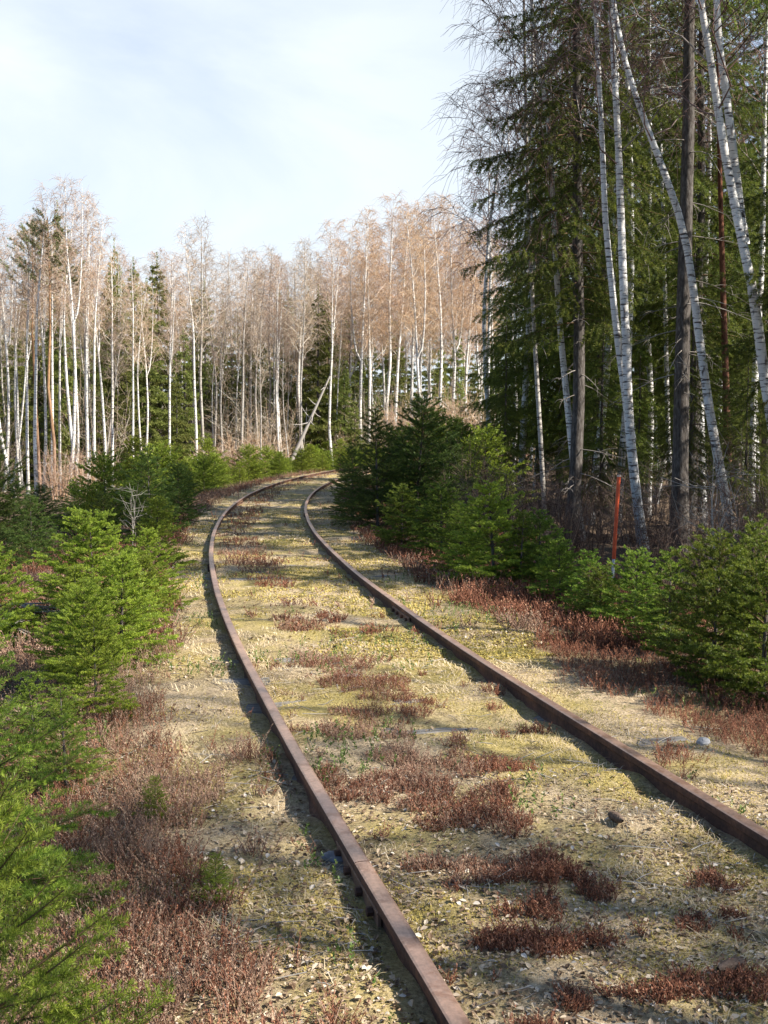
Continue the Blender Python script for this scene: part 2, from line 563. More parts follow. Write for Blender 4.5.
def ground_mat():
    m, n, l, b = new_mat('mossy_ground', 0.95, 0.1)
    tc = n.new('ShaderNodeTexCoord')
    P = tc.outputs['Object']
    at = n.new('ShaderNodeAttribute')
    at.attribute_name = 'forest'
    big = noise_node(n, l, P, 1.1, 5, 0.6, 0.4)
    mid = noise_node(n, l, P, 5.5, 6, 0.65)
    fin = noise_node(n, l, P, 60, 6, 0.7)
    straw = ramp(n, [(0.32, (0.20, 0.145, 0.09)), (0.5, (0.46, 0.35, 0.215)), (0.7, (0.65, 0.52, 0.35))])
    l.new(fin.outputs['Fac'], straw.inputs[0])
    moss = ramp(n, [(0.3, (0.16, 0.13, 0.05)), (0.5, (0.39, 0.305, 0.11)), (0.72, (0.55, 0.44, 0.19))])
    l.new(fin.outputs['Fac'], moss.inputs[0])
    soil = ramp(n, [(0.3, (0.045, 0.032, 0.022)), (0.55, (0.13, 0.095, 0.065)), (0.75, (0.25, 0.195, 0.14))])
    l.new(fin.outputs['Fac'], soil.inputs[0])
    fb = ramp(n, [(0.42, (0, 0, 0)), (0.58, (1, 1, 1))])
    l.new(big.outputs['Fac'], fb.inputs[0])
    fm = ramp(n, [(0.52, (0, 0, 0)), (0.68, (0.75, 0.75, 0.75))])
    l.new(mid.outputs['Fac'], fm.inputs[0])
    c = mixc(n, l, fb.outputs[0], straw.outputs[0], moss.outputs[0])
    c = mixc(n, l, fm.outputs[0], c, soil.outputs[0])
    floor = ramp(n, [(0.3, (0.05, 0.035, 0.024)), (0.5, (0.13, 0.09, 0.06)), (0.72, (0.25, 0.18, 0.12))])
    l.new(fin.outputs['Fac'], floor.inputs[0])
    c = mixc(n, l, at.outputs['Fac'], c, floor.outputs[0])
    l.new(c, b.inputs['Base Color'])
    bp = n.new('ShaderNodeBump')
    bp.inputs['Strength'].default_value = 0.9
    bp.inputs['Distance'].default_value = 0.02
    l.new(fin.outputs['Fac'], bp.inputs['Height'])
    bp2 = n.new('ShaderNodeBump')
    bp2.inputs['Strength'].default_value = 0.6
    bp2.inputs['Distance'].default_value = 0.05
    l.new(mid.outputs['Fac'], bp2.inputs['Height'])
    l.new(bp.outputs[0], bp2.inputs['Normal'])
    l.new(bp2.outputs[0], b.inputs['Normal'])
    return m

M['ground'] = ground_mat()

def plain(name, c0, c1, scale=20, rough=0.6, spec=0.3):
    m, n, l, b = new_mat(name, rough, spec)
    tc = n.new('ShaderNodeTexCoord')
    n1 = noise_node(n, l, tc.outputs['Object'], scale, 5, 0.6)
    r = ramp(n, [(0.3, c0), (0.7, c1)])
    l.new(n1.outputs['Fac'], r.inputs[0])
    l.new(r.outputs[0], b.inputs['Base Color'])
    return m

M['orange'] = plain('orange_paint', (0.62, 0.085, 0.03), (0.75, 0.13, 0.045), 30, 0.5)
M['pale_tip'] = plain('faded_pole_tip', (0.55, 0.42, 0.36), (0.68, 0.55, 0.48), 60, 0.6)
M['pole_grey'] = plain('pole_grey_foot', (0.50, 0.52, 0.55), (0.68, 0.70, 0.72), 40, 0.5)
M['stone'] = plain('grey_stone', (0.20, 0.20, 0.20), (0.42, 0.41, 0.40), 14, 0.85)
M['dark_stone'] = plain('dark_ballast_stone', (0.10, 0.10, 0.105), (0.24, 0.24, 0.245), 14, 0.85)
M['cone'] = plain('spruce_cone_scales', (0.07, 0.045, 0.03), (0.20, 0.14, 0.10), 60, 0.85)

# ------------------------------------------------------------------ ground
def build_ground():
    ys = [-40, -20, -10, -5, -2, 0, 0.8]
    y = 1.3
    while y < 90:
        ys.append(y)
        y += max(0.016, 0.0075 * y)
    while y < 900:
        ys.append(y)
        y *= 1.12
    ys = np.array(ys)
    u = np.linspace(-1, 1, 361)
    xs = np.sinh(u * 6.2) / np.sinh(6.2) * 700
    X, Y = np.meshgrid(xs + 0.4, ys)
    Z = ground_z(X, Y)
    d = dist(X, Y)
    g = Geo()
    R, C = X.shape
    i = np.arange(R * C).reshape(R, C)
    Q = np.stack([i[:-1, :-1], i[:-1, 1:], i[1:, 1:], i[1:, :-1]], -1).reshape(-1, 4)
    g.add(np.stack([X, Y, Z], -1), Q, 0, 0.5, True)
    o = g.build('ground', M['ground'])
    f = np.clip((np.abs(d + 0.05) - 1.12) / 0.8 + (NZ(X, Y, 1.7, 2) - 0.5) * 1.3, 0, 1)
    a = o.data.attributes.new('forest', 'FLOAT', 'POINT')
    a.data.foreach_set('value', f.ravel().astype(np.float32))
    tag(o, kind='structure')

build_ground()

# ------------------------------------------------------------------ track: sleepers and rails
GAUGE2 = 0.7525

def build_sleepers():
    r = np.random.default_rng(5)
    k = 0
    s = 0.42
    while s < 52:
        x, y, th = track(s)
        g = Geo()
        L, W, Hh = 1.25 + 0.06 * r.random(), 0.115 + 0.012 * r.random(), 0.09
        n = 14
        xs = np.linspace(-L, L, n)
        prof = []
        for xx in xs:                                             # worn, slightly uneven timber
            w = W * (1 + 0.05 * r.normal()) * (0.93 if abs(xx) > L - 0.02 else 1)
            t = 0.004 * r.normal()
            prof.append([(xx, -w, -Hh), (xx, -w, -0.014 + t), (xx, -w + 0.018, t), (xx, w - 0.018, t + 0.002), (xx, w, -0.014 + t), (xx, w, -Hh)])
        V = np.array(prof)
        i = np.arange(n * 6).reshape(n, 6)
        Q = np.stack([i[:-1, :-1], i[:-1, 1:], i[1:, 1:], i[1:, :-1]], -1).reshape(-1, 4)
        g.add(V, Q)
        g.add(V[0], [[0, 1, 2, 3, 4, 5]])
        g.add(V[-1], [[5, 4, 3, 2, 1, 0]])
        o = g.build('sleeper', M['sleeper'])
        o.location = (x, y, -0.104 + 0.008 * r.normal() + (0.010 if k in (4, 6) else 0))
        o.rotation_euler = (0.006 * r.normal(), 0.004 * r.normal(), -th + 0.01 * r.normal())
        if k < 6:
            lab = ['nearest grey timber sleeper sunk in leaf litter at the near end of the track',
                   'second grey timber sleeper from the near end, half hidden in moss and leaves',
                   'third grey timber sleeper from the near end, half hidden in moss',
                   'fourth mossy timber sleeper from the near end of the track',
                   'fifth mossy timber sleeper from the near end of the track',
                   'sixth mossy timber sleeper from the near end of the track'][k]
        else:
            lab = 'mossy timber sleeper almost buried between the rails farther along the track'
        tag(o, lab, 'railway sleeper', 'sleepers under the rails')
        k += 1
        s += 0.62

build_sleepers()

# half profile of the rail, from the foot up to the middle of the head (x, z)
RAIL = [(0.000, -0.130), (0.052, -0.130), (0.054, -0.122), (0.018, -0.110), (0.008, -0.098), (0.007, -0.048),
        (0.011, -0.040), (0.0285, -0.032), (0.0295, -0.011), (0.027, -0.0042), (0.021, -0.0011), (0.011, 0.0)]

def build_rail(side, s0, s1, label, plate_end=True):
    off = side * GAUGE2
    x0, y0, th0 = track((s0 + s1) / 2, off)
    n = max(8, int((s1 - s0) / 0.25))
    ss = np.linspace(s0, s1 - 0.006, n)
    px, py, th = track(ss, off)
    prof = [(a, z) for a, z in RAIL[1:]] + [(-a, z) for a, z in RAIL[:0:-1]]
    prof = np.array(prof)
    wob = (NZ2(ss * 0 + side * 7, ss, 0.6, 2) - 0.5) * 0.012       # old rail is not perfectly true
    V = np.empty((n, len(prof), 3))
    V[:, :, 0] = (px + wob)[:, None] + prof[None, :, 0] * np.cos(th)[:, None] - x0
    V[:, :, 1] = py[:, None] - prof[None, :, 0] * np.sin(th)[:, None] - y0
    V[:, :, 2] = prof[None, :, 1] + (NZ3(ss, ss * 0 + side, 0.5, 2)[:, None] - 0.5) * 0.008
    k = len(prof)
    root = thing('rail', label, 'rail', (x0, y0, 0), 0, 'rails of the track')
    g = Geo()
    i = np.arange(n * k).reshape(n, k)
    a, b_ = i[:-1], i[1:]
    Q = np.stack([a, np.roll(a, -1, 1), np.roll(b_, -1, 1), b_], -1)
    top = (prof[:, 1] > -0.006) & (np.roll(prof[:, 1], -1) > -0.006)
    tint = np.broadcast_to(np.where(top, 1.0, 0.0)[None], Q.shape[:2]).reshape(-1)
    g.add(V, Q.reshape(-1, 4), 0, tint, False)
    g.add(V[0], [list(range(k))], 0, 0)
    g.add(V[-1], [list(range(k - 1, -1, -1))], 0, 0)
    g.build('rail_bar', M['rust'], root)
    if plate_end:
        # two bolted joint bars bridging the gap to the next rail
        for sd in (-1, 1):
            xs, ys, t_ = track(np.array([s1 - 0.32, s1 + 0.32]), off)
            g = Geo()
            sec = np.array([(0.0145, -0.106), (0.030, -0.106), (0.024, -0.085), (0.024, -0.062), (0.028, -0.046), (0.0145, -0.040)])
            VV = []
            for q in range(2):
                o_ = sec[:, 0] * sd
                VV.append(np.stack([xs[q] + o_ * np.cos(t_[q]) - x0, ys[q] - o_ * np.sin(t_[q]) - y0, sec[:, 1]], -1))
            VV = np.concatenate(VV)
            i = np.arange(12).reshape(2, 6)
            g.add(VV, [[i[0, j], i[0, (j + 1) % 6], i[1, (j + 1) % 6], i[1, j]] for j in range(6)])
            g.add(VV[:6], [[0, 1, 2, 3, 4, 5]])
            g.add(VV[6:], [[5, 4, 3, 2, 1, 0]])
            fp = g.build('joint_bar', M['rust'], root)
            for e in (-0.25, -0.09, 0.09, 0.25):
                bx, by, bt = track(s1 + e, off)
                g = Geo()
                c = np.array([bx - x0, by - y0, -0.068])
                ax = np.array([math.cos(bt), -math.sin(bt), 0]) * sd
                tubes(g, np.array([[c + ax * 0.022, c + ax * 0.046, c + ax * 0.047]]), np.array([[0.016, 0.016, 0.001]]), 6, 0, 0, False)
                g.build('bolt', M['rust'], fp)

build_rail(-1, -3.0, 4.02, 'nearest length of the left rusty rail, running out of the picture past the heather')
build_rail(-1, 4.02, 13.0, 'second length of the left rusty rail, from its nearest joint up to the bend')
build_rail(-1, 13.0, 25.0, 'third length of the left rusty rail, where the track begins to bend')
build_rail(-1, 25.0, 80.0, 'farthest length of the left rusty rail, curving away behind the young spruces', False)
build_rail(1, -3.0, 9.4, 'nearest length of the right rusty rail, leaving the picture below the spruces on the right')
build_rail(1, 9.4, 21.0, 'middle length of the right rusty rail beside the small bright spruces')
build_rail(1, 21.0, 80.0, 'farthest length of the right rusty rail, vanishing behind the dark young spruces', False)

# ------------------------------------------------------------------ tree builders
def spruce_parts(name, seed, h, r0, gap, base, prof, e0, curve, sec, sec_len, per_m, ln, wd, needle, side_droop=0.1, per_whorl=(5, 7), tert=False, dead=0, tint=(0.15, 0.75), upb=0.3, kn=3, inner=0.15, tip_up=0.0):
    """trunk and crown of a spruce. prof(t)->branch length, e0(t)->start slope, curve(t)->sag over the branch"""
    r = np.random.default_rng(seed)
    tg, cg = Geo(), Geo()
    S = 14
    tz = np.linspace(0, 1, S)
    wob = np.cumsum(r.normal(size=(S, 2)), 0) * 0.004 * h / 3
    wob[0] = 0
    TP = np.stack([wob[:, 0], wob[:, 1], tz * h], -1)
    TR = r0 * (1 - tz) ** 0.85 + 0.003
    TR[0] *= 1.25
    tubes(tg, TP, TR, 9 if r0 > 0.05 else 6)
    A, B = [], []
    polys, radii = [], []
    twA, twB, twr = [], [], []
    z = base * h
    az0 = r.random() * TAU
    while z < h * 0.975:
        t = z / h
        nb = r.integers(per_whorl[0], per_whorl[1])
        if t > 0.9:
            nb = max(3, nb - 2)
        az0 += 0.7
        for q in range(nb):
            L = prof(t) * (0.72 + 0.5 * r.random())
            if r.random() < 0.06:
                L *= 0.5
            az = az0 + q * TAU / nb + r.normal() * 0.16
            zz = z + r.normal() * gap * 0.22
            tt = np.clip(zz / h, 0, 1)
            c = np.array([np.interp(tt, tz, TP[:, 0]), np.interp(tt, tz, TP[:, 1]), tt * h])
            u = np.linspace(0, 1, 7)
            out = np.array([math.cos(az), math.sin(az), 0])
            sl, cv = e0(t) + r.normal() * 0.08, curve(t)
            bend = r.normal() * 0.10
            sidev = np.array([-out[1], out[0], 0])
            P = c + out * (L * u)[:, None] + sidev * (L * bend * u * u)[:, None]
            P[:, 2] += L * (sl * u + cv * u * u + tip_up * u ** 4)
            polys.append(P)
            radii.append(np.interp(u, [0, 1], [0.0025 + 0.006 * L, 0.0012]))
            # main axis carries needles along its outer part
            for k in range(1, 6):
                A.append(P[k]); B.append(P[k + 1])
            npos = max(3, int(L * (1 - inner) / sec))
            for k in range(npos):
                v = inner + (0.98 - inner) * (k + r.random() * 0.6) / npos
                p = np.array([np.interp(v, u, P[:, j]) for j in range(3)])
                f = norm(np.array([np.interp(min(1, v + 0.1), u, P[:, j]) for j in range(3)]) - np.array([np.interp(v - 0.08, u, P[:, j]) for j in range(3)]))
                sd = 1 if k % 2 else -1
                sv = norm(np.cross(f, [0, 0, 1])) * sd
                l = sec_len * L * (1.05 - v) * (0.7 + 0.6 * r.random()) + 0.22 * sec_len * (L ** 0.5)
                dr = side_droop * (0.7 + 0.6 * r.random())
                dv = norm(f * 0.62 + sv * 0.75 + np.array([0, 0, -dr + 0.12 * r.normal()]))
                p2 = p + dv * l * 0.55
                dv2 = norm(dv + np.array([0, 0, -0.5 * dr]) + f * 0.15)
                p3 = p2 + dv2 * l * 0.45
                A += [p, p2]; B += [p2, p3]
                twA.append(np.stack([p, p2, p3])); twr.append(0.0012 + 0.003 * l)
                if tert and l > 0.05:
                    for w in np.arange(0.28, 0.92, max(0.14, 0.035 / l)):
                        q0 = p + (p3 - p) * w
                        for s2 in (-1, 1):
                            sv2 = norm(np.cross(dv, [0, 0, 1])) * s2
                            l2 = l * 0.5 * (1.05 - w) * (0.7 + 0.6 * r.random()) + 0.012
                            q1 = q0 + norm(dv * 0.72 + sv2 * 0.68 + np.array([0, 0, 0.16 * r.normal() - dr * 0.5])) * l2
                            A.append(q0); B.append(q1)
        z += gap * (0.75 + 0.5 * r.random()) * (1.0 if t < 0.8 else 0.75)
    # leader
    A.append(TP[-1] - np.array([0, 0, h * 0.06 + 0.05])); B.append(TP[-1] + np.array([0, 0, 0.02 * h]))
    tubes(cg, np.array(polys), np.array(radii), 4, 1, r.random(len(polys)))
    tw = np.array(twA)
    twr = np.array(twr)[:, None] * np.array([[1, 0.7, 0.35]])
    tubes(cg, tw, twr, 3, 1, r.random(len(tw)))
    needles(cg, r, np.array(A), np.array(B), per_m, ln, wd, 0, tint, upb)
    if dead:
        D, DR = [], []
        for k in range(dead):
            zz = (0.06 + (base + 0.06) * r.random()) * h
            az = r.random() * TAU
            L = prof(base) * (0.25 + 0.6 * r.random())
            out = np.array([math.cos(az), math.sin(az), 0])
            u = np.linspace(0, 1, 4)
            P = np.array([np.interp(zz, TP[:, 2], TP[:, 0]), np.interp(zz, TP[:, 2], TP[:, 1]), zz]) + out * (L * u)[:, None]
            P[:, 2] += L * (-0.1 - 0.35 * r.random()) * u ** 1.5
            D.append(P); DR.append(np.interp(u, [0, 1], [0.012, 0.003]))
            for q in range(5):
                v = 0.3 + 0.65 * r.random()
                p = np.array([np.interp(v, u, P[:, j]) for j in range(3)])
                dv = norm(out + r.normal(size=3) * 0.7) * L * 0.3
                D.append(np.stack([p, p + dv * 0.3, p + dv * 0.7 - [0, 0, 0.03], p + dv - [0, 0, 0.08]]))
                DR.append(np.linspace(0.005, 0.002, 4))
        tubes(cg, np.array(D), np.array(DR), 3, 2, r.random(len(D)) * 0.6)
    parts = [('trunk', tg.mesh(name + '_trunk', [M['spruce_bark']])), ('crown', cg.mesh(name + '_crown', [needle, M['spruce_twig'], M['dead_twig']]))]
    return parts

def birch_parts(name, seed, path, r0, start, nbr, blen, twigs, weep, twr, bark_m, twig_m, up=(0.7, 1.5), subs=6, fork=None, lean_out=0.0):
    """trunk and bare crown of a birch; path = points of the stem from the foot up"""
    r = np.random.default_rng(seed)
    path = np.asarray(path, float)
    seg = np.r_[0, np.cumsum(np.linalg.norm(np.diff(path, axis=0), axis=1))]
    tt = np.linspace(0, 1, 22)
    def smooth_at(t):
        return np.stack([np.interp(t * seg[-1], seg, path[:, j]) for j in range(3)], -1)
    Pm = (smooth_at(np.clip(tt - 0.03, 0, 1)) + smooth_at(tt) * 2 + smooth_at(np.clip(tt + 0.03, 0, 1))) / 4
    Pm[0], Pm[-1] = path[0], path[-1]
    H = seg[-1]
    rad = r0 * (1 - tt) ** 0.75 * 0.97 + 0.006
    rad[0] *= 1.35
    tg = Geo()
    tubes(tg, Pm, rad, 10)
    stems = [(Pm, rad, tt, 1.0)]
    if fork:
        for (ft, daz, spread, fl) in fork:                       # a second stem leaving the first
            p0 = np.array([np.interp(ft, tt, Pm[:, j]) for j in range(3)])
            dirv = norm(Pm[-1] - Pm[0])
            out = np.array([math.cos(daz), math.sin(daz), 0])
            L = H * (1 - ft) * fl
            u = np.linspace(0, 1, 14)
            P2 = p0 + dirv * (L * u)[:, None] + out * (spread * L * np.sqrt(u) * (1 - 0.35 * u))[:, None]
            r2 = np.interp(ft, tt, rad) * 0.75 * (1 - u) ** 0.8 + 0.005
            tubes(tg, P2, r2, 8)
            stems.append((P2, r2, u, 0.6))
    cg = Geo()
    B, BR, Sb, SR, Tw, TR_ = [], [], [], [], [], []
    for Ps, Rs, us, wgt in stems:
        st = start if wgt == 1 else 0.12
        nb = int(nbr * wgt)
        az = r.random() * TAU
        for k in range(nb):
            t = st + (0.985 - st) * ((k + r.random() * 0.8) / nb)
            az += 2.4 + r.normal() * 0.4
            p = np.array([np.interp(t, us, Ps[:, j]) for j in range(3)])
            q = (t - st) / (1 - st)
            L = blen * (1 - q) ** 0.6 * (0.55 + 0.6 * r.random()) * wgt ** 0.4 + 0.35
            out = np.array([math.cos(az), math.sin(az), 0])
            sl = up[0] + (up[1] - up[0]) * r.random()
            u = np.linspace(0, 1, 6)
            P = p + out * (L * (u ** 0.85) / math.hypot(1, sl))[:, None]
            P[:, 2] += L * sl / math.hypot(1, sl) * (u - 0.28 * weep * u ** 2.2)
            P[1:] += r.normal(size=(5, 3)) * 0.03 * L
            B.append(P)
            br = min(0.24 * np.interp(t, us, Rs), 0.004 + 0.005 * L)
            BR.append(np.interp(u, [0, 1], [br, twr * 0.9]))
            ns = max(2, int(subs * (0.5 + L / (blen + 0.35))))
            for m in range(ns):
                v = 0.22 + 0.76 * (m + r.random()) / ns
                p1 = np.array([np.interp(v, u, P[:, j]) for j in range(3)])
                f = norm(P[min(5, int(v * 5) + 1)] - P[int(v * 5) if v < 1 else 4])
                dv = norm(f * 0.75 + norm(r.normal(size=3)) * 0.75 + np.array([0, 0, 0.15]))
                l = L * 0.42 * (1.1 - v) * (0.6 + 0.8 * r.random()) + 0.16
                u4 = np.linspace(0, 1, 4)
                P1 = p1 + dv * (l * u4)[:, None]
                P1[:, 2] -= weep * 0.25 * l * u4 ** 2
                Sb.append(P1); SR.append(np.linspace(twr * 1.8, twr * 0.8, 4))
                for w in range(twigs):
                    v2 = 0.15 + 0.85 * r.random()
                    p2 = np.array([np.interp(v2, u4, P1[:, j]) for j in range(3)])
                    d2 = norm(dv * 0.7 + norm(r.normal(size=3)) * 0.8 + np.array([0, 0, 0.1 - 0.2 * weep]))
                    l2 = (0.22 + 0.45 * r.random()) * (0.7 + 0.12 * blen)
                    u3 = np.array([0, 0.5, 1.0])
                    P2 = p2 + d2 * (l2 * u3)[:, None]
                    P2[:, 2] -= weep * 0.75 * l2 * u3 ** 2
                    Tw.append(P2); TR_.append([twr, twr * 0.8, twr * 0.45])
    # branch tints: limbs near the top of the ramp (pale bark), twigs brown
    tubes(cg, np.array(B), np.array(BR), 5, 0, 0.72 + 0.28 * r.random(len(B)))
    tubes(cg, np.array(Sb), np.array(SR), 3, 0, 0.35 + 0.4 * r.random(len(Sb)))
    tubes(cg, np.array(Tw), np.array(TR_), 3, 0, 0.7 * r.random(len(Tw)))
    return [('trunk', tg.mesh(name + '_trunk', [bark_m])), ('crown', cg.mesh(name + '_crown', [twig_m]))]

def stem_path(r, h, bend=0.25, lean=(0, 0)):
    n = 6
    t = np.linspace(0, 1, n)
    a = r.random() * TAU
    b = bend * (r.random() + 0.3)
    c = np.sin(t * math.pi * (0.8 + 0.8 * r.random()))
    x = c * b * math.cos(a) + lean[0] * t * h + r.normal(size=n) * 0.05
    y = c * b * math.sin(a) + lean[1] * t * h + r.normal(size=n) * 0.05
    x[0] = y[0] = 0
    return np.stack([x, y, t * h], -1)

def pine_parts(name, seed, h, r0, bark_m, start=0.7, blen=1.4, path=None):
    r = np.random.default_rng(seed)
    tg, cg = Geo(), Geo()
    P0 = stem_path(r, h, 0.25) if path is None else np.asarray(path, float)
    tt = np.linspace(0, 1, len(P0))
    tubes(tg, P0, r0 * (1 - 0.8 * tt) + 0.004, 10)
    A, B, P_, R_ = [], [], [], []
    n = 34
    for k in range(n):
        t = start + (0.99 - start) * (k + r.random()) / n
        p = np.array([np.interp(t, tt, P0[:, j]) for j in range(3)])
        az = k * 2.4 + r.normal() * 0.3
        L = blen * (1.1 - (t - start) / (1 - start)) * (0.6 + 0.5 * r.random()) + 0.2
        out = np.array([math.cos(az), math.sin(az), 0.45 + 0.3 * r.normal()])
        u = np.linspace(0, 1, 5)
        P = p + out * (L * u)[:, None]
        P[:, 2] += 0.3 * L * u * u
        P_.append(P); R_.append(np.linspace(0.02, 0.006, 5))
        for q in range(9):
            v = 0.35 + 0.65 * r.random()
            p1 = np.array([np.interp(v, u, P[:, j]) for j in range(3)])
            d = norm(out + norm(r.normal(size=3)) * 0.9 + [0, 0, 0.4]) * (0.16 + 0.18 * r.random())
            A.append(p1); B.append(p1 + d)
    tubes(cg, np.array(P_), np.array(R_), 4, 1, r.random(n))
    needles(cg, r, np.array(A), np.array(B), 190, 0.085, 0.008, 0, (0.1, 0.9), 0.2, 0.6)
    return [('trunk', tg.mesh(name + '_trunk', [bark_m])), ('crown', cg.mesh(name + '_crown', [M['pine_needle'], M['spruce_twig']]))]

def shrub_parts(name, seed, h, spread, stems, twr, mat):
    r = np.random.default_rng(seed)
    g, sg = Geo(), Geo()
    P_, R_, T_, TR = [], [], [], []
    for k in range(stems):
        a = r.random() * TAU
        b = spread * math.sqrt(r.random())
        hh = h * (0.5 + 0.6 * r.random())
        u = np.linspace(0, 1, 5)
        base = np.array([b * 0.4 * math.cos(a), b * 0.4 * math.sin(a), 0])
        top = np.array([b * math.cos(a), b * math.sin(a), hh])
        P = base + (top - base) * u[:, None] + np.cumsum(r.normal(size=(5, 3)), 0) * 0.025 * h
        P[0] = base
        P_.append(P); R_.append(np.linspace(twr * 2.2, twr * 0.6, 5))
        for q in range(7):
            v = 0.25 + 0.7 * r.random()
            p = np.array([np.interp(v, u, P[:, j]) for j in range(3)])
            d = norm(np.array([r.normal(), r.normal(), 0.9 + 0.5 * r.normal()])) * h * (0.12 + 0.22 * r.random())
            T_.append(np.stack([p, p + d * 0.5, p + d + r.normal(size=3) * 0.02 * h])); TR.append([twr, twr * 0.7, twr * 0.4])
            for w in range(2):
                p2 = p + d * (0.3 + 0.6 * r.random())
                d2 = norm(d + r.normal(size=3) * 0.6 * np.linalg.norm(d)) * h * (0.05 + 0.12 * r.random())
                T_.append(np.stack([p2, p2 + d2 * 0.5, p2 + d2])); TR.append([twr * 0.7, twr * 0.5, twr * 0.3])
    tubes(sg, np.array(P_), np.array(R_), 4, 0, r.random(stems) * 0.9)
    tubes(g, np.array(T_), np.array(TR), 3, 0, r.random(len(T_)))
    return [('stems', sg.mesh(name + '_stems', [mat])), ('twigs', g.mesh(name + '_twigs', [mat]))]

# ------------------------------------------------------------------ right-hand forest
def vis(px, depth):
    return (px - 384) / F * depth

RF = 'trees of the forest on the right'

def tall_spruce(name, seed, h, base, rad, droop, **kw):
    return spruce_parts(name, seed, h, 0.0058 * h + 0.02, 0.34, base,
                        lambda t: rad * min(1.0, (1.03 - t) * 1.45) * (0.75 if t < base + 0.05 else 1) + 0.12,
                        lambda t: -0.12 + 0.55 * max(0, t - 0.55), lambda t: -droop * (1.1 - t), 0.085, 0.46,
                        270, 0.055, 0.0052, M['old_needle'], side_droop=0.6, per_whorl=(4, 7), dead=26, tint=(0.1, 0.8), upb=0.0, inner=0.22, tip_up=0.16, **kw)

TALL = [tall_spruce('tall_spruce', 101, 17.0, 0.17, 2.0, 0.42),
        tall_spruce('broad_spruce', 102, 14.5, 0.14, 2.2, 0.36),
        tall_spruce('slim_spruce', 103, 16.0, 0.24, 1.7, 0.5)]

BARE = spruce_parts('grey_trunk_spruce', 104, 17.5, 0.135, 0.36, 0.52, lambda t: 1.7 * min(1.0, (1.03 - t) * 2) + 0.12, lambda t: -0.12 + 0.4 * max(0, t - 0.6), lambda t: -0.4 * (1.1 - t), 0.085, 0.46,
                    270, 0.055, 0.0052, M['old_needle'], side_droop=0.6, per_whorl=(4, 7), dead=46, tint=(0.1, 0.8), upb=0.0, inner=0.22, tip_up=0.16)
plant('spruce_tree', 'spruce with a thick straight grey trunk between the twin birch and the leaning birch', 'spruce', BARE, vis(681, 17.6), 17.6, 1.3, 1.0, RF, lean=(0, -0.028))
LABR = [
    # px, depth, variant, rotation, scale, label
    (572, 19.5, 2, 0.4, 1.05, 'tall dark spruce at the open left edge of the right-hand forest'),
    (540, 27.0, 1, 2.2, 0.80, 'shorter dark spruce behind the forest edge, showing left of the tallest spruce'),
    (690, 22.5, 2, 1.3, 1.05, 'dark spruce behind the thick grey trunk in the right-hand forest'),
    (596, 25.0, 1, 4.0, 1.10, 'dark spruce behind the twin birch in the right-hand forest'),
    (640, 29.0, 0, 5.0, 1.0, 'dark spruce far behind the orange marker pole'),
]
for px, dp, v, rz, sc, lab in LABR:
    plant('spruce_tree', lab, 'spruce', TALL[v], vis(px, dp), dp, rz, sc, RF)
r = np.random.default_rng(77)
for px, dp, v, sc in [(560, 34, 2, 0.95), (700, 27, 1, 0.95), (735, 33, 0, 0.9), (765, 25, 2, 1.0), (884, 14.5, 1, 0.92), (690, 40, 1, 0.9), (610, 42, 0, 0.85), (545, 46, 1, 0.8),
                      (655, 52, 2, 0.9), (760, 46, 0, 0.9), (800, 36, 1, 1.0), (585, 58, 1, 0.8), (720, 60, 0, 0.9), (505, 62, 1, 0.7)]:
    lab = 'dark spruce deep in the right-hand forest, glimpsed between the birch trunks'
    if px > 860:
        lab = 'dark spruce at the right-hand edge of the forest, its boughs hanging into view'
    plant('spruce_tree', lab, 'spruce', TALL[v], vis(px, dp), dp, r.random() * TAU, sc, RF)

def pix_path(pts, depth, dy=0.0):
    P = [at_depth(px, py, depth + dy * i) for i, (px, py) in enumerate(pts)]
    return np.array(P)

def custom_birch(name, label, pts, depth, r0, ext, seed, start, nbr, blen, twigs, weep, top=None, fork=None, bark_m=None, second=None):
    """a birch whose stem passes through the measured points; ext carries the stem on above the picture"""
    P = pix_path(pts, depth)
    x, y = P[0, 0], P[0, 1]
    z0 = float(ground_z(x, y)) - 0.05
    foot = np.array([P[0, 0] + (P[0, 0] - P[1, 0]) * 0.2, y, z0])
    if P[0, 2] > z0 + 0.05:
        P = np.vstack([foot, P])
    else:
        P[0] = foot
    for e in ext:
        P = np.vstack([P, P[-1] + np.array(e)])
    org = P[0].copy()
    parts = birch_parts(name, seed, P - org, r0, start, nbr, blen, twigs, weep, 0.0035, bark_m or M['birch_bark'], M['birch_twig'], fork=fork)
    t = thing(name, label, 'birch', tuple(org), 0, RF)
    for pn, me in parts:
        c = bpy.data.objects.new(pn, me)
        COL.objects.link(c)
        c.parent = t
    if second is not None:                                        # the twin's other stem, grown from the same foot
        S2 = pix_path(second, depth + 0.15)
        for e in ext:
            S2 = np.vstack([S2, S2[-1] + np.array(e) * 0.8])
        p2 = birch_parts(name + '_second', seed + 500, S2 - org, r0 * 0.72, start, int(nbr * 0.7), blen * 0.8, twigs, weep, 0.0035, bark_m or M['birch_bark'], M['birch_twig'])
        for pn, me in p2:
            c = bpy.data.objects.new(pn, me)
            COL.objects.link(c)
            c.parent = t
    return t

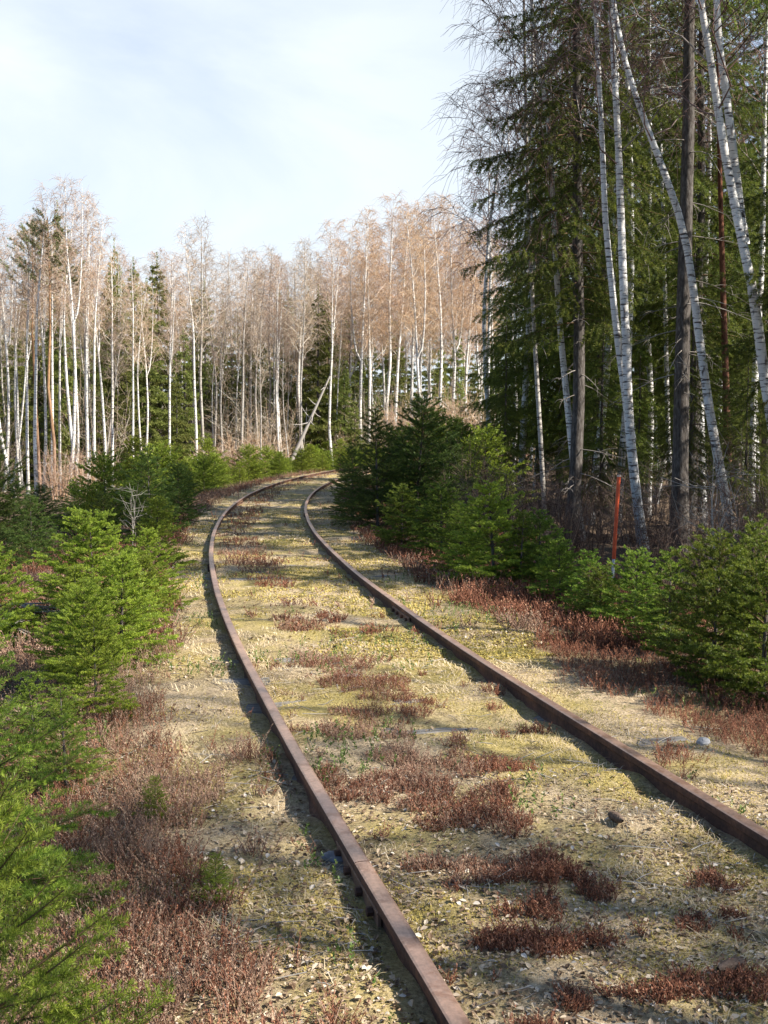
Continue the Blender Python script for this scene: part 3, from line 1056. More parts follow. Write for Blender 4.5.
custom_birch('birch_tree', 'twin-stemmed white birch rising just right of the orange pole',
             [(643, 548), (637, 500), (629, 430), (626, 339), (623, 278), (621, 219), (619, 159), (616, 100), (612, 30), (609, -40)], 17.0, 0.076,
             [(-0.2, 0.2, 2.2), (-0.1, 0.2, 1.8)], 11, 0.45, 26, 2.4, 4, 0.9,
             second=[(631, 440), (622, 370), (617, 337), (611, 278), (605, 219), (602, 136), (598, 60), (594, -20)])
custom_birch('birch_tree', 'white birch leaning far to the left across the grey spruce trunk',
             [(735, 550), (724, 490), (710, 416), (699, 337), (692, 278), (685, 233), (675, 201), (657, 153), (638, 104), (621, 50), (613, 0), (606, -60)], 16.2, 0.07,
             [(-0.4, 0.1, 1.6), (-0.4, 0.1, 1.2)], 12, 0.5, 22, 2.2, 4, 0.9)
custom_birch('birch_tree', 'stout forked white birch at the right edge of the picture, leaning left',
             [(800, 545), (782, 470), (766, 393), (755, 300), (737, 217), (723, 145), (712, 68), (701, 5), (693, -60)], 14.5, 0.078,
             [(-0.3, 0.2, 2.0), (-0.2, 0.2, 1.6)], 13, 0.5, 24, 2.2, 4, 0.9,
             second=[(744, 245), (739, 200), (733, 150), (727, 100), (719, 45), (716, -10), (712, -60)])
custom_birch('birch_tree', 'slender white birch half hidden in the spruce at the left edge of the forest',
             [(580, 525), (570, 430), (560, 330), (555, 249), (551, 154), (548, 118), (540, 68), (533, 20), (528, -40)], 19.6, 0.06,
             [(-0.2, 0, 2.0), (-0.1, 0, 1.8)], 14, 0.34, 44, 3.0, 6, 0.8)
custom_birch('birch_tree', 'thin white birch just behind the grey spruce trunk',
             [(672, 535), (668, 440), (666, 340), (664, 240), (660, 120), (655, 0)], 23.0, 0.05, [(0, 0, 2.5)], 15, 0.5, 18, 1.8, 4, 0.8)
custom_birch('birch_tree', 'bare birch at the forest edge trailing fine twigs out over the open sky',
             [(545, 520), (540, 430), (534, 330), (529, 230), (526, 120), (524, 20), (523, -50)], 20.0, 0.04,
             [(-0.1, 0, 2.0), (0, 0, 1.5)], 16, 0.30, 50, 2.1, 7, 0.8, bark_m=M['grey_birch_bark'])

# red-barked pine between the leaning birch and the forked one
P = pix_path([(731, 535), (727, 420), (723, 290), (720, 181), (717, 23), (714, -150)], 20.0)
org = np.array([P[0, 0], 20.0, float(ground_z(P[0, 0], 20.0)) - 0.05])
P[0] = org
t = thing('pine_tree', 'straight pine with reddish bark between the leaning birch and the forked birch', 'pine', tuple(org), 0, RF)
for pn, me in pine_parts('red_pine', 21, 0, 0.07, M['red_pine_bark'], 0.72, 1.6, P - org):
    c = bpy.data.objects.new(pn, me)
    COL.objects.link(c)
    c.parent = t

r = np.random.default_rng(78)
for x, y, v, sc in [(5.9, 9.4, 2, 0.75), (9.4, 18.5, 2, 0.9), (6.4, 12.0, 2, 0.8), (7.6, 15.4, 2, 0.9), (9.2, 0.4, 2, 0.8), (8.6, 9.0, 2, 0.8)]:  # unseen spruces, placed and narrowed to throw shade bands on the track
    plant('spruce_tree', 'spruce beyond the right-hand edge of the picture, added to shade the track', 'spruce', TALL[v], x, y, r.random() * TAU, sc, RF, wide=0.85)
for i, (px, dp) in enumerate([(505, 24), (600, 21), (640, 23), (690, 20), (745, 18.5), (560, 26)]):
    plant('spruce_tree', 'small spruce in the shady undergrowth of the right-hand forest', 'spruce', TALL[i % 3], vis(px, dp), dp, r.random() * TAU, 0.22 + 0.16 * r.random(), RF, wide=1.3)

# thinner birches deeper in the same wood
THIN = []
for q in range(3):
    rr = np.random.default_rng(300 + q)
    THIN.append(birch_parts('thin_birch', 310 + q, stem_path(rr, 13.0, 0.5, (rr.normal() * 0.03, 0)), 0.075, 0.5, 22, 1.9, 4, 0.8, 0.0045, M['birch_bark'], M['birch_twig']))
for i, (px, dp) in enumerate([(590, 23.5), (648, 24.5), (705, 24), (752, 21.5), (535, 31), (625, 33), (690, 33), (575, 39), (660, 38), (745, 40), (512, 38), (490, 44), (604, 48), (530, 54), (850, 12.2), (960, 12.8), (617, 20.5), (632, 27), (678, 26),  (760, 28), (500, 30), (520, 26), (582, 29), (655, 31), (710, 31)]):
    lab = 'thin white birch standing deep among the dark spruces on the right' if px < 800 else 'thin white birch beyond the right-hand edge of the picture, added for its shade'
    plant('birch_tree', lab, 'birch', THIN[i % 3], vis(px, dp), dp, r.random() * TAU, 0.9 + 0.25 * r.random(), RF)

for i, (x, y) in enumerate([(7.6, -0.3), (10.4, -2.6), (8.3, 0.6), (9.0, 3.0), (10.5, 1.6), (8.6, 5.4)]):  # unseen birches added for the dappled shade they cast on the track
    plant('birch_tree', 'thin white birch beyond the right-hand edge of the picture, added for its shade', 'birch', THIN[i % 3], x, y, r.random() * TAU, 0.9 + 0.2 * r.random(), RF)

# ------------------------------------------------------------------ far forest: birches, pines, spruces
FARB = []
for q in range(6):
    rr = np.random.default_rng(400 + q)
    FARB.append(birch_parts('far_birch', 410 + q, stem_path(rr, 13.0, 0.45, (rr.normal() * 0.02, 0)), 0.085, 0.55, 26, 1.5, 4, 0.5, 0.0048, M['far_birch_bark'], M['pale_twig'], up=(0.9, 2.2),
                            fork=[(0.55, rr.random() * TAU, 0.13, 0.95)] if q % 2 else None))
PINKB = []
for q in range(5):
    rr = np.random.default_rng(430 + q)
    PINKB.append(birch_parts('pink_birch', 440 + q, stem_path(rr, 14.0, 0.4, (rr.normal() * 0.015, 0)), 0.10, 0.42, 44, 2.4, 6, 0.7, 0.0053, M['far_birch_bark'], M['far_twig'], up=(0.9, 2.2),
                             fork=[(0.42, rr.random() * TAU, 0.16, 0.9)] if q % 2 == 0 else None))
FARA = []
for q in range(3):
    rr = np.random.default_rng(460 + q)
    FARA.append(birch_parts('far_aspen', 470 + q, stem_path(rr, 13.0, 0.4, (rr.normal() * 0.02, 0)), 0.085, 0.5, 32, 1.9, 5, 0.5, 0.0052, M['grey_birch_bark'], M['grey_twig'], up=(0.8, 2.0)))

LG = 'birches of the far left stand'
r = np.random.default_rng(91)
# stand on the far left: px of the foot, depth, height, sideways lean
left = [(14, 43, 11.6, -0.05), (28, 45, 11.2, -0.02), (36, 42.5, 11.9, -0.055), (43, 47, 11.5, -0.01), (52, 44, 11.4, -0.04), (68, 42, 12.2, -0.03), (80, 44, 11.8, 0.005), (88, 46, 12.2, -0.035), (96, 43.5, 11.2, -0.045),
        (104, 46, 10.8, -0.05), (112, 49, 11, -0.02), (4, 47, 11.4, -0.03), (-12, 45, 11.6, 0.01), (60, 50, 11.4, 0.01), (22, 51, 11.8, 0), (76, 52, 11.6, -0.02), (132, 46, 9.6, -0.02), (142, 48, 9.2, -0.08), (146, 47, 8.8, 0.02),
        (169, 45, 9.6, -0.045), (-30, 48, 12, 0), (-50, 45, 12, 0.02), (46, 56, 12.4, 0), (8, 57, 12, 0), (98, 58, 12.2, 0.02), (120, 55, 11.6, 0)]
for i, (px, dp, h, ln) in enumerate(left):
    v = FARB[i % 6]
    plant('birch_tree', 'slim white birch in the sunlit stand on the far left', 'birch', v, vis(px, dp), dp, (i * 2.1) % TAU, h / 13.0, LG, lean=(r.normal() * 0.015, ln), wide=0.92)
MG = 'birches and aspens beyond the bend'
mid = [(196, 52, 12.0, -0.03, 'b'), (203, 53, 12.4, -0.06, 'a'), (212, 60, 12.3, 0, 'a'), (226, 58, 11.8, 0, 'a'), (243, 56, 11.6, 0.01, 'a'), (250, 62, 12.5, 0, 'b'), (262, 58, 11.2, -0.02, 'a'), (270, 61, 12.6, 0.01, 'a'),
       (281, 57, 11.0, -0.06, 'b'), (284, 57.5, 11.2, 0.02, 'b'), (296, 62, 12, 0, 'a'), (304, 58, 12.2, -0.005, 'a'), (312, 66, 13, 0, 'a'), (333, 56, 11.6, -0.025, 'b'), (236, 68, 13.2, 0, 'a'), (188, 62, 12.4, 0.02, 'a'),
       (176, 58, 11.4, 0.02, 'b'), (158, 60, 12, 0, 'a'), (290, 72, 13.4, 0, 'a'), (320, 74, 13.6, 0.01, 'b'), (258, 75, 13.6, 0, 'a'), (218, 76, 13.6, 0, 'b'), (200, 72, 13.2, 0, 'a'), (276, 66, 12.8, 0, 'b')]
for i, (px, dp, h, ln, k) in enumerate(mid):
    v = (FARA[i % 3] if k == 'a' else FARB[(i + 2) % 6])
    lab = 'slender grey stemmed aspen beyond the bend of the track' if k == 'a' else 'slender white birch beyond the bend of the track'
    plant('aspen_tree' if k == 'a' else 'birch_tree', lab, 'aspen' if k == 'a' else 'birch', v, vis(px, dp), dp, (i * 1.7) % TAU, h / 13.0, MG, lean=(r.normal() * 0.015, ln))
PG = 'pinkish birches beyond the bend'
pink = [(362, 60, 14.0, -0.03), (368, 61, 13.6, 0.0), (388, 62, 15.0, -0.02), (394, 62.5, 14.6, 0.03), (410, 66, 15.4, 0), (425, 68, 16.2, 0.01), (436, 64, 15.0, 0), (452, 66, 15.0, 0), (466, 70, 15.0, 0), (346, 68, 14.0, 0),
        (378, 72, 15.2, 0), (402, 76, 16.0, 0), (418, 58, 13.0, 0.02), (444, 78, 16.4, 0), (334, 72, 13.6, 0), (480, 74, 15.4, 0), (356, 80, 15.4, 0), (430, 82, 17.0, 0), (385, 86, 16.6, 0), (495, 66, 14, 0), (322, 80, 14.2, 0), (462, 84, 16, 0)]
for i, (px, dp, h, ln) in enumerate(pink):
    plant('birch_tree', 'white birch with a haze of pinkish twigs in the stand right of the bend', 'birch', PINKB[i % 5], vis(px, dp), dp, (i * 2.3) % TAU, h / 14.0, PG, lean=(r.normal() * 0.012, ln))

r2 = np.random.default_rng(98)
for i in range(38):
    px, dp = r2.uniform(-10, 345), r2.uniform(45, 70)
    if px > 130 and dp < 52:
        dp += 10
    k = i % 3
    plant('aspen_tree' if k else 'birch_tree', 'thin crooked grey stem crowded among the far trees' if k else 'thin crooked white stem crowded among the far trees', 'aspen' if k else 'birch', FARA[i % 3] if k else FARB[i % 6],
          vis(px, dp), dp, r2.random() * TAU, r2.uniform(0.6, 0.95), 'thin crooked grey stems of the far wood' if k else 'thin crooked white stems of the far wood', lean=(r2.normal() * 0.03, r2.normal() * 0.07), wide=0.75)
r2 = np.random.default_rng(97)
for i in range(32):
    px, dp = -70 + 18.5 * i + 8 * r2.normal(), 76 + 22 * r2.random()
    pinky = px > 300
    plant('birch_tree', 'birch in the hazy rear of the far wood, mostly hidden by nearer stems', 'birch', PINKB[i % 5] if pinky or i % 2 else FARB[i % 6], vis(px, dp), dp, r2.random() * TAU, (0.95 + 0.25 * r2.random()) * (1.08 if pinky else 0.95), 'birches at the rear of the far wood')

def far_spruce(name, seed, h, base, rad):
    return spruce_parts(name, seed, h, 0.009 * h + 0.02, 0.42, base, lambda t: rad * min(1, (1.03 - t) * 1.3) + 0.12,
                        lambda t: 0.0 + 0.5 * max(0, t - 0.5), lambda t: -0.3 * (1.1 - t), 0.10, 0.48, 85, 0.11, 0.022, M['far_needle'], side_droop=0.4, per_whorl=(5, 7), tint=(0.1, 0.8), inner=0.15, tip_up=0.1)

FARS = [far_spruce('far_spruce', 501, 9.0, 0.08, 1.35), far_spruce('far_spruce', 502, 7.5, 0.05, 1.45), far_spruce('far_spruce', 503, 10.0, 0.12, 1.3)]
SG = 'spruces among the far birches'
fs = [(20, 52, 0.85, 0), (66, 56, 1.0, 2), (115, 54, 1.05, 2), (128, 52, 0.8, 1), (150, 54, 1.1, 0), (160, 57, 1.15, 2), (178, 52, 0.7, 1), (186, 56, 0.85, 0), (210, 66, 0.9, 1), (232, 63, 0.8, 0), (250, 68, 0.95, 2), (268, 66, 0.9, 1),
      (292, 64, 0.8, 0), (318, 60, 1.0, 2), (330, 62, 1.1, 0), (344, 60, 0.75, 1), (300, 70, 1.0, 2), (360, 68, 0.8, 0), (376, 66, 0.6, 1), (400, 70, 0.8, 2), (418, 66, 0.6, 1), (440, 70, 0.8, 0), (460, 64, 0.6, 1), (474, 60, 0.6, 0),
      (-20, 50, 0.9, 2), (42, 62, 1.1, 0), (92, 60, 1.05, 2), (8, 60, 1.0, 1), (140, 64, 1.2, 0), (196, 74, 1.2, 2), (224, 78, 1.2, 0), (280, 80, 1.3, 2), (340, 80, 1.2, 0), (310, 88, 1.4, 2), (390, 88, 1.3, 0), (430, 90, 1.3, 2), (250, 90, 1.4, 0),
      (170, 84, 1.4, 2), (110, 76, 1.4, 0), (70, 74, 1.4, 2), (30, 76, 1.4, 0), (-10, 70, 1.3, 2), (470, 86, 1.2, 1), (-45, 56, 1.1, 0), (-60, 84, 1.5, 0), (0, 90, 1.5, 1), (50, 92, 1.45, 2), (95, 88, 1.6, 1), (145, 92, 1.5, 0), (195, 95, 1.5, 1), (225, 98, 1.4, 2), (275, 100, 1.5, 1), (325, 98, 1.5, 0), (360, 98, 1.5, 1), (400, 102, 1.4, 0), (450, 100, 1.5, 1), (490, 98, 1.4, 2), (530, 92, 1.4, 0), (580, 80, 1.3, 1), (650, 76, 1.3, 0), (720, 72, 1.3, 1), (780, 64, 1.3, 0), (355, 58, 0.5, 1), (405, 56, 0.45, 1), (340, 92, 1.25, 0), (365, 84, 1.1, 1), (385, 94, 1.3, 0), (412, 80, 1.0, 1), (372, 78, 0.9, 2), (398, 90, 1.2, 2),
      (30, 66, 1.15, 0), (58, 64, 1.1, 1), (84, 68, 1.25, 2), (104, 66, 1.15, 0), (124, 62, 1.15, 2), (152, 70, 1.3, 1), (182, 68, 1.2, 0), (206, 70, 1.2, 2), (240, 72, 1.15, 0), (262, 74, 1.2, 1), (288, 70, 1.15, 2), (306, 66, 1.1, 0), (326, 68, 1.2, 1), (-4, 64, 1.1, 2), (138, 74, 1.4, 2), (222, 64, 1.0, 1), (350, 72, 1.1, 2), (440, 84, 1.1, 1), (458, 76, 1.0, 0), (100, 50, 0.55, 1), (56, 52, 0.6, 1)]
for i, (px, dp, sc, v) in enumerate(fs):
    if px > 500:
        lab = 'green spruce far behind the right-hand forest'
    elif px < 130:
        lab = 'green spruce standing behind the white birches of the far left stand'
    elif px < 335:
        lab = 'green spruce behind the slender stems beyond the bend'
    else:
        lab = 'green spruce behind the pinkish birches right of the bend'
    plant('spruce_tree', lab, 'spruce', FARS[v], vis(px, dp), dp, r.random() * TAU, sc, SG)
# one tall narrow spruce spire on the left and orange-barked pines beside it
plant('spruce_tree', 'tall narrow spruce whose tip stands above the far left birches', 'spruce', FARS[2], vis(62, 53), 53, 1.0, 1.33, SG, wide=0.6)
plant('spruce_tree', 'pointed spruce showing its tip between the left stand and the bend', 'spruce', FARS[2], vis(117, 56), 56, 2.0, 1.2, SG, wide=0.75)
PINE = pine_parts('far_pine', 22, 11.5, 0.08, M['pine_bark'], 0.74, 1.4)
for px, dp, h, rz, lab in [(54, 43.5, 11.0, 0.3, 'pine with a bright orange trunk among the far left birches'), (40, 48, 11.4, 2.0, 'paler orange pine trunk left of the brightest one in the far left stand'), (66, 58, 12.4, 4.0, 'green crowned pine behind the far left birches')]:
    plant('pine_tree', lab, 'pine', PINE, vis(px, dp), dp, rz, h / 11.5, 'pines of the far left stand')

# dead trunk fallen against the stand beyond the bend
g = Geo()
a, b = at_depth(283, 447, 54), at_depth(330, 376, 55)
a[2] = float(ground_z(a[0], a[1]))
tubes(g, np.stack([a + (b - a) * u for u in np.linspace(0, 1, 6)]) - a, np.linspace(0.12, 0.04, 6), 8, 0, 0.7)
t = thing('dead_trunk', 'pale dead trunk leaning slantwise across the stand beyond the bend', 'dead tree', tuple(a))
g.build('trunk', M['dead_twig'], t)
g = Geo()
rr = np.random.default_rng(8)
Q, QR = [], []
for k in range(12):
    u = 0.35 + 0.6 * rr.random()
    p = (b - a) * u
    d = norm(rr.normal(size=3)) * (0.4 + 0.8 * rr.random())
    Q.append(np.stack([p, p + d * 0.5, p + d + [0, 0, 0.1]])); QR.append([0.03, 0.02, 0.008])
tubes(g, np.array(Q), np.array(QR), 4, 0, rr.random(12))
for q_ in range(12):
    gb = Geo()
    tubes(gb, np.array(Q[q_]), np.array(QR[q_]), 5, 0, 0.8)
    gb.build('broken_branch', M['dead_twig'], t)


# ------------------------------------------------------------------ young spruces along the line
def young(name, seed, h, rad, per_m, ln, wd, needle, tert, gap, sec, tint=(0.1, 0.7)):
    return spruce_parts(name, seed, h, 0.011 * h + 0.006, gap, 0.05, lambda t: rad * (1.02 - t) ** 0.8 + 0.04,
                        lambda t: 0.30 + 0.75 * t, lambda t: -0.18 * (1 - t), sec, 0.52, per_m, ln, wd, needle, side_droop=0.06, per_whorl=(5, 8), tert=tert, tint=tint, upb=0.35, inner=0.12, tip_up=0.06)

NEAR = [young('near_young_spruce', 601, 1.25, 0.62, 950, 0.017, 0.0011, M['near_needle'], True, 0.125, 0.075), young('near_young_spruce', 602, 1.3, 0.55, 950, 0.017, 0.0011, M['mid_needle'], True, 0.13, 0.075)]
MIDY = [young('young_spruce', 611, 1.2, 0.62, 600, 0.021, 0.0025, M['young_needle'], True, 0.12, 0.075), young('young_spruce', 612, 1.2, 0.70, 600, 0.021, 0.0025, M['young_needle'], True, 0.11, 0.075),
        young('young_spruce', 613, 1.2, 0.54, 600, 0.021, 0.0025, M['young_needle'], True, 0.12, 0.07)]
MIDG = [young('green_young_spruce', 614, 1.2, 0.62, 560, 0.021, 0.0025, M['mid_needle'], True, 0.12, 0.08), young('green_young_spruce', 615, 1.2, 0.70, 560, 0.021, 0.0025, M['mid_needle'], True, 0.115, 0.085),
        young('green_young_spruce', 616, 1.2, 0.54, 560, 0.021, 0.0025, M['mid_needle'], True, 0.125, 0.075)]
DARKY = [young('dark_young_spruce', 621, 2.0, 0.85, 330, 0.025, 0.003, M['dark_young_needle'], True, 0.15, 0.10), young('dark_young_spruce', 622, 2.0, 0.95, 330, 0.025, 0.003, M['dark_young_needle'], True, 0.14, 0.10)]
FARY = [young('far_young_spruce', 631, 1.6, 0.75, 150, 0.045, 0.0085, M['young_needle'], False, 0.13, 0.075), young('far_young_spruce', 632, 1.6, 0.85, 150, 0.045, 0.0085, M['young_needle'], False, 0.12, 0.075)]

YG = 'young spruces along the track'
YS = [
    # px, depth, mesh, mesh height, wanted height, widen, label
    (-40, 2.1, NEAR[0], 1.25, 1.02, 0.95, 'nearest young spruce, light green, filling the bottom left corner'),
    (-70, 3.6, NEAR[1], 1.3, 1.22, 0.95, 'deeper green young spruce at the left edge, just above the bottom corner one'),
    (60, 5.0, NEAR[1], 1.3, 0.50, 0.9, 'small pale green spruce right behind the one at the left edge'),
    (118, 7.6, MIDY[0], 1.2, 0.78, 1.05, 'bright young spruce in the middle of the left verge clump'),
    (92, 6.1, MIDY[2], 1.2, 0.62, 1.0, 'low yellowish green spruce in front of the middle of the verge clump'),
    (92, 9.6, MIDY[1], 1.2, 0.98, 1.0, 'tallest light green spruce of the left verge clump with a pointed tip'),
    (142, 8.4, MIDY[2], 1.2, 0.66, 0.9, 'small bright spruce on the rail side of the left verge clump'),
    (-8, 9.0, MIDY[0], 1.2, 0.95, 1.0, 'light green spruce cut by the left edge beside the pile of dry branches'),
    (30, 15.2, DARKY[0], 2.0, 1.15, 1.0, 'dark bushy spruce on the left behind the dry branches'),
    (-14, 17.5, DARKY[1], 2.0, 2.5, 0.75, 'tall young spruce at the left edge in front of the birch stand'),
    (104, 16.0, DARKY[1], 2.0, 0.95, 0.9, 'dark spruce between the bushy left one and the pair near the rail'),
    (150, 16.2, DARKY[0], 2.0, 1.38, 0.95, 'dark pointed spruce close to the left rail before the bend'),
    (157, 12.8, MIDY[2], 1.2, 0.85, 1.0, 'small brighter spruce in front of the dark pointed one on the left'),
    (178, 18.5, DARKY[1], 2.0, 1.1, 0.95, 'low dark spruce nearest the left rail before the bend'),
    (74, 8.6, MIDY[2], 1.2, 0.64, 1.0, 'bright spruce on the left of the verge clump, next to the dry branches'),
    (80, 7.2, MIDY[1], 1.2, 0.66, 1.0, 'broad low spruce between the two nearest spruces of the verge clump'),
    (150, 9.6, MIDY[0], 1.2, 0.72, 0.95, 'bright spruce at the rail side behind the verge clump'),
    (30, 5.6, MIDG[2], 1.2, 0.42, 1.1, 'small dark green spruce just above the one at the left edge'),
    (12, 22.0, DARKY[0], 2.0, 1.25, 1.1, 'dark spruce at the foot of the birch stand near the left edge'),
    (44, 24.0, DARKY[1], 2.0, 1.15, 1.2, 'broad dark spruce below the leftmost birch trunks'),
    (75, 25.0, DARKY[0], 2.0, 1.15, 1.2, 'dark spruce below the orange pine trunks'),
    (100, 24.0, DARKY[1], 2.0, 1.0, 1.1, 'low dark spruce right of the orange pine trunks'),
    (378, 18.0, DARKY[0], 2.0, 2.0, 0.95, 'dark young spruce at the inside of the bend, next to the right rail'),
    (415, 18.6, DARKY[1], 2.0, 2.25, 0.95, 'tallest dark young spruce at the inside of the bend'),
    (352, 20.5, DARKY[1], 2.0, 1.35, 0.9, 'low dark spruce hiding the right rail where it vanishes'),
    (447, 20.0, DARKY[0], 2.0, 1.7, 1.0, 'dark young spruce right of the tallest one at the inside of the bend'),
    (402, 15.0, MIDG[1], 1.2, 0.85, 1.0, 'small bright spruce in front of the dark ones at the inside of the bend'),
    (442, 14.2, MIDG[0], 1.2, 1.00, 1.1, 'mid green spruce between the dark group and the bright one by the rail'),
    (496, 11.4, MIDY[2], 1.2, 1.15, 1.05, 'bright pointed young spruce standing alone right of the right rail'),
    (462, 12.4, MIDG[1], 1.2, 0.80, 1.0, 'low spruce pressed against the bright pointed one by the right rail'),
    (540, 11.6, MIDG[0], 1.2, 0.85, 1.05, 'low broad spruce right of the bright pointed one'),
    (634, 9.0, MIDG[1], 1.2, 0.72, 1.0, 'bright green spruce in front of the orange marker pole'),
    (588, 9.8, MIDG[2], 1.2, 0.62, 1.1, 'small spruce left of the one in front of the orange pole'),
    (716, 7.0, MIDG[0], 1.2, 0.96, 0.95, 'dense green spruce on the right bank, largest near the right edge'),
    (768, 6.5, MIDG[1], 1.2, 0.98, 1.0, 'green spruce cut off by the right edge of the picture'),
    (672, 8.0, MIDG[2], 1.2, 0.72, 1.1, 'low green spruce between the pole and the largest spruce on the right bank'),
    (600, 9.4, MIDG[1], 1.2, 0.52, 1.0, 'low green spruce just left of the orange pole'),
    (520, 11.3, MIDG[2], 1.2, 0.80, 1.0, 'green spruce touching the right side of the bright pointed one'),
    (752, 7.8, MIDG[2], 1.2, 0.94, 0.85, 'green spruce filling the gap between the two at the right edge'),
    (562, 10.4, MIDG[1], 1.2, 0.62, 1.0, 'low spruce in the heather between the pole and the bright pointed one'),
    (805, 8.6, MIDG[2], 1.2, 1.2, 1.0, 'young spruce just past the right edge of the picture'),
]
for i, (px, dp, me, mh, h, wd, lab) in enumerate(YS):
    plant('young_spruce', lab, 'young spruce', me, vis(px, dp), dp, (1.1 + i * 2.37) % TAU, h / mh, YG, lean=(0.04 * r.normal(), 0.04 * r.normal()), sink=0.03, wide=wd * 0.98)
HG = 'young spruces hedging the outside of the bend'
r = np.random.default_rng(55)
for i, s in enumerate(np.r_[np.linspace(21, 62, 24), np.linspace(36, 60, 14)]):
    x, y, th = track(s + r.normal() * 0.5, -2.5 - (2.4 if i >= 24 else 0) - 0.9 * r.random())
    plant('young_spruce', 'young spruce in the green hedge along the outside of the bend', 'young spruce', FARY[i % 2], float(x), float(y), r.random() * TAU, (0.55 + 0.6 * r.random()) * (1.15 if i >= 24 else 0.9), HG, wide=1.15)
for i, (px, dp) in enumerate([(392, 27), (432, 26), (462, 28), (425, 34), (455, 36), (485, 22.5), (440, 42), (470, 44), (405, 31)]):
    plant('young_spruce', 'young spruce behind the dark group at the inside of the bend', 'young spruce', FARY[i % 2], vis(px, dp), dp, r.random() * TAU, 1.0 + 0.5 * r.random(), 'young spruces behind the inside of the bend', wide=1.05)

# tiny seedlings
for px, dp, h, lab in [(211, 3.55, 0.17, 'tiny yellowish green spruce seedling in the heather left of the rail'), (150, 4.4, 0.18, 'tiny green seedling in the heather below the verge clump')]:
    plant('spruce_seedling', lab, 'seedling', NEAR[0], vis(px, dp), dp, 1.0, h / 1.25, None, sink=0.0, wide=0.8)

# ------------------------------------------------------------------ bare shrubs
SH = [shrub_parts('bare_shrub', 701, 1.6, 0.7, 30, 0.0035, M['shrub_twig']), shrub_parts('bare_shrub', 702, 1.3, 0.8, 34, 0.0035, M['shrub_twig']), shrub_parts('far_shrub', 703, 2.2, 1.0, 40, 0.008, M['far_twig'])]
for i, (px, dp, sc) in enumerate([(478, 17, 1.0), (505, 16, 0.9), (530, 18, 1.0), (560, 15, 0.9), (465, 21, 1.2), (590, 15.5, 0.9), (650, 13.5, 0.95), (690, 13, 1.0), (715, 12, 1.05), (745, 11, 1.1), (768, 10, 1.1), (665, 16, 1.0), (610, 18, 1.1), (545, 21, 1.2), (580, 20, 1.1), (730, 15, 1.2),
                                  (640, 19, 1.2), (700, 18, 1.3), (790, 12, 1.2), (500, 21, 1.2), (757, 14.5, 1.3)]):
    plant('bare_shrub', 'leafless brown shrub in the undergrowth at the foot of the right-hand forest', 'shrub', SH[i % 2], vis(px, dp), dp, i * 1.9, sc * (0.62 + 0.3 * r.random()), 'leafless shrubs below the right-hand forest')
for i, (px, dp, sc) in enumerate([(205, 50, 0.8), (238, 54, 1.0), (252, 55, 0.9), (270, 54, 1.0), (222, 55, 0.8), (395, 52, 1.2), (404, 50, 1.1), (436, 50, 1.3), (455, 52, 1.4), (440, 56, 1.4), (150, 46, 0.8), (470, 48, 1.3), (345, 58, 0.9), (60, 41, 0.8), (85, 42, 0.8)]):
    plant('bare_shrub', 'leafless reddish shrub at the foot of the far birches', 'shrub', SH[2], vis(px, dp), dp, i * 1.9, sc, 'leafless shrubs below the far birches')

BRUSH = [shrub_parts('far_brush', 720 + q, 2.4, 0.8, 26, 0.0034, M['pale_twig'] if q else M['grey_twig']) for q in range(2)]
r2 = np.random.default_rng(733)
for i in range(46):
    px, dp = r2.uniform(-25, 470), r2.uniform(47, 66)
    if px > 120:
        dp += 8
    plant('bare_shrub', 'tall pale leafless brush between the stems of the far wood', 'shrub', BRUSH[i % 2], vis(px, dp), dp, r2.random() * TAU, r2.uniform(1.0, 2.3), 'pale brush of the far wood')

# bare saplings among the young spruces
SAP = shrub_parts('bare_sapling', 710, 1.9, 0.22, 3, 0.005, M['dead_twig'])
for px, dp, sc, lab in [(131, 14.5, 0.6, 'pale bare sapling between the dark spruces on the left'), (742, 10.5, 0.95, 'pale bare sapling at the right edge below the leaning birch'), (724, 12.5, 1.0, 'pale bare sapling beside the foot of the leaning birch'), (434, 30, 1.4, 'pale bare sapling behind the dark spruces at the bend')]:
    plant('bare_sapling', lab, 'sapling', SAP, vis(px, dp), dp, px, sc, 'bare saplings')

# pile of dry branches on the left
g = Geo()
rr = np.random.default_rng(12)
c = np.array([vis(28, 9.6), 9.6, 0.0])
Q, QR = [], []
for k in range(60):
    p = np.array([rr.normal() * 0.33, rr.normal() * 0.30, 0.03 + 0.16 * rr.random()])
    a_ = rr.random() * TAU
    d = np.array([math.cos(a_), math.sin(a_), 0.12 * rr.normal()]) * (0.15 + 0.4 * rr.random())
    Q.append(np.stack([p - d, p + rr.normal(size=3) * 0.03, p + d + [0, 0, 0.05 * rr.normal()]]))
    w = 0.006 + 0.009 * rr.random() ** 2
    QR.append([w, w * 0.8, w * 0.3])
tubes(g, np.array(Q), np.array(QR), 4, 0, rr.random(60))
o = g.build('branch_pile', M['dead_twig'])
o.location = (c[0], c[1], float(ground_z(c[0], c[1])))
tag(o, 'pile of dry grey branches on the ground at the left', 'branches')

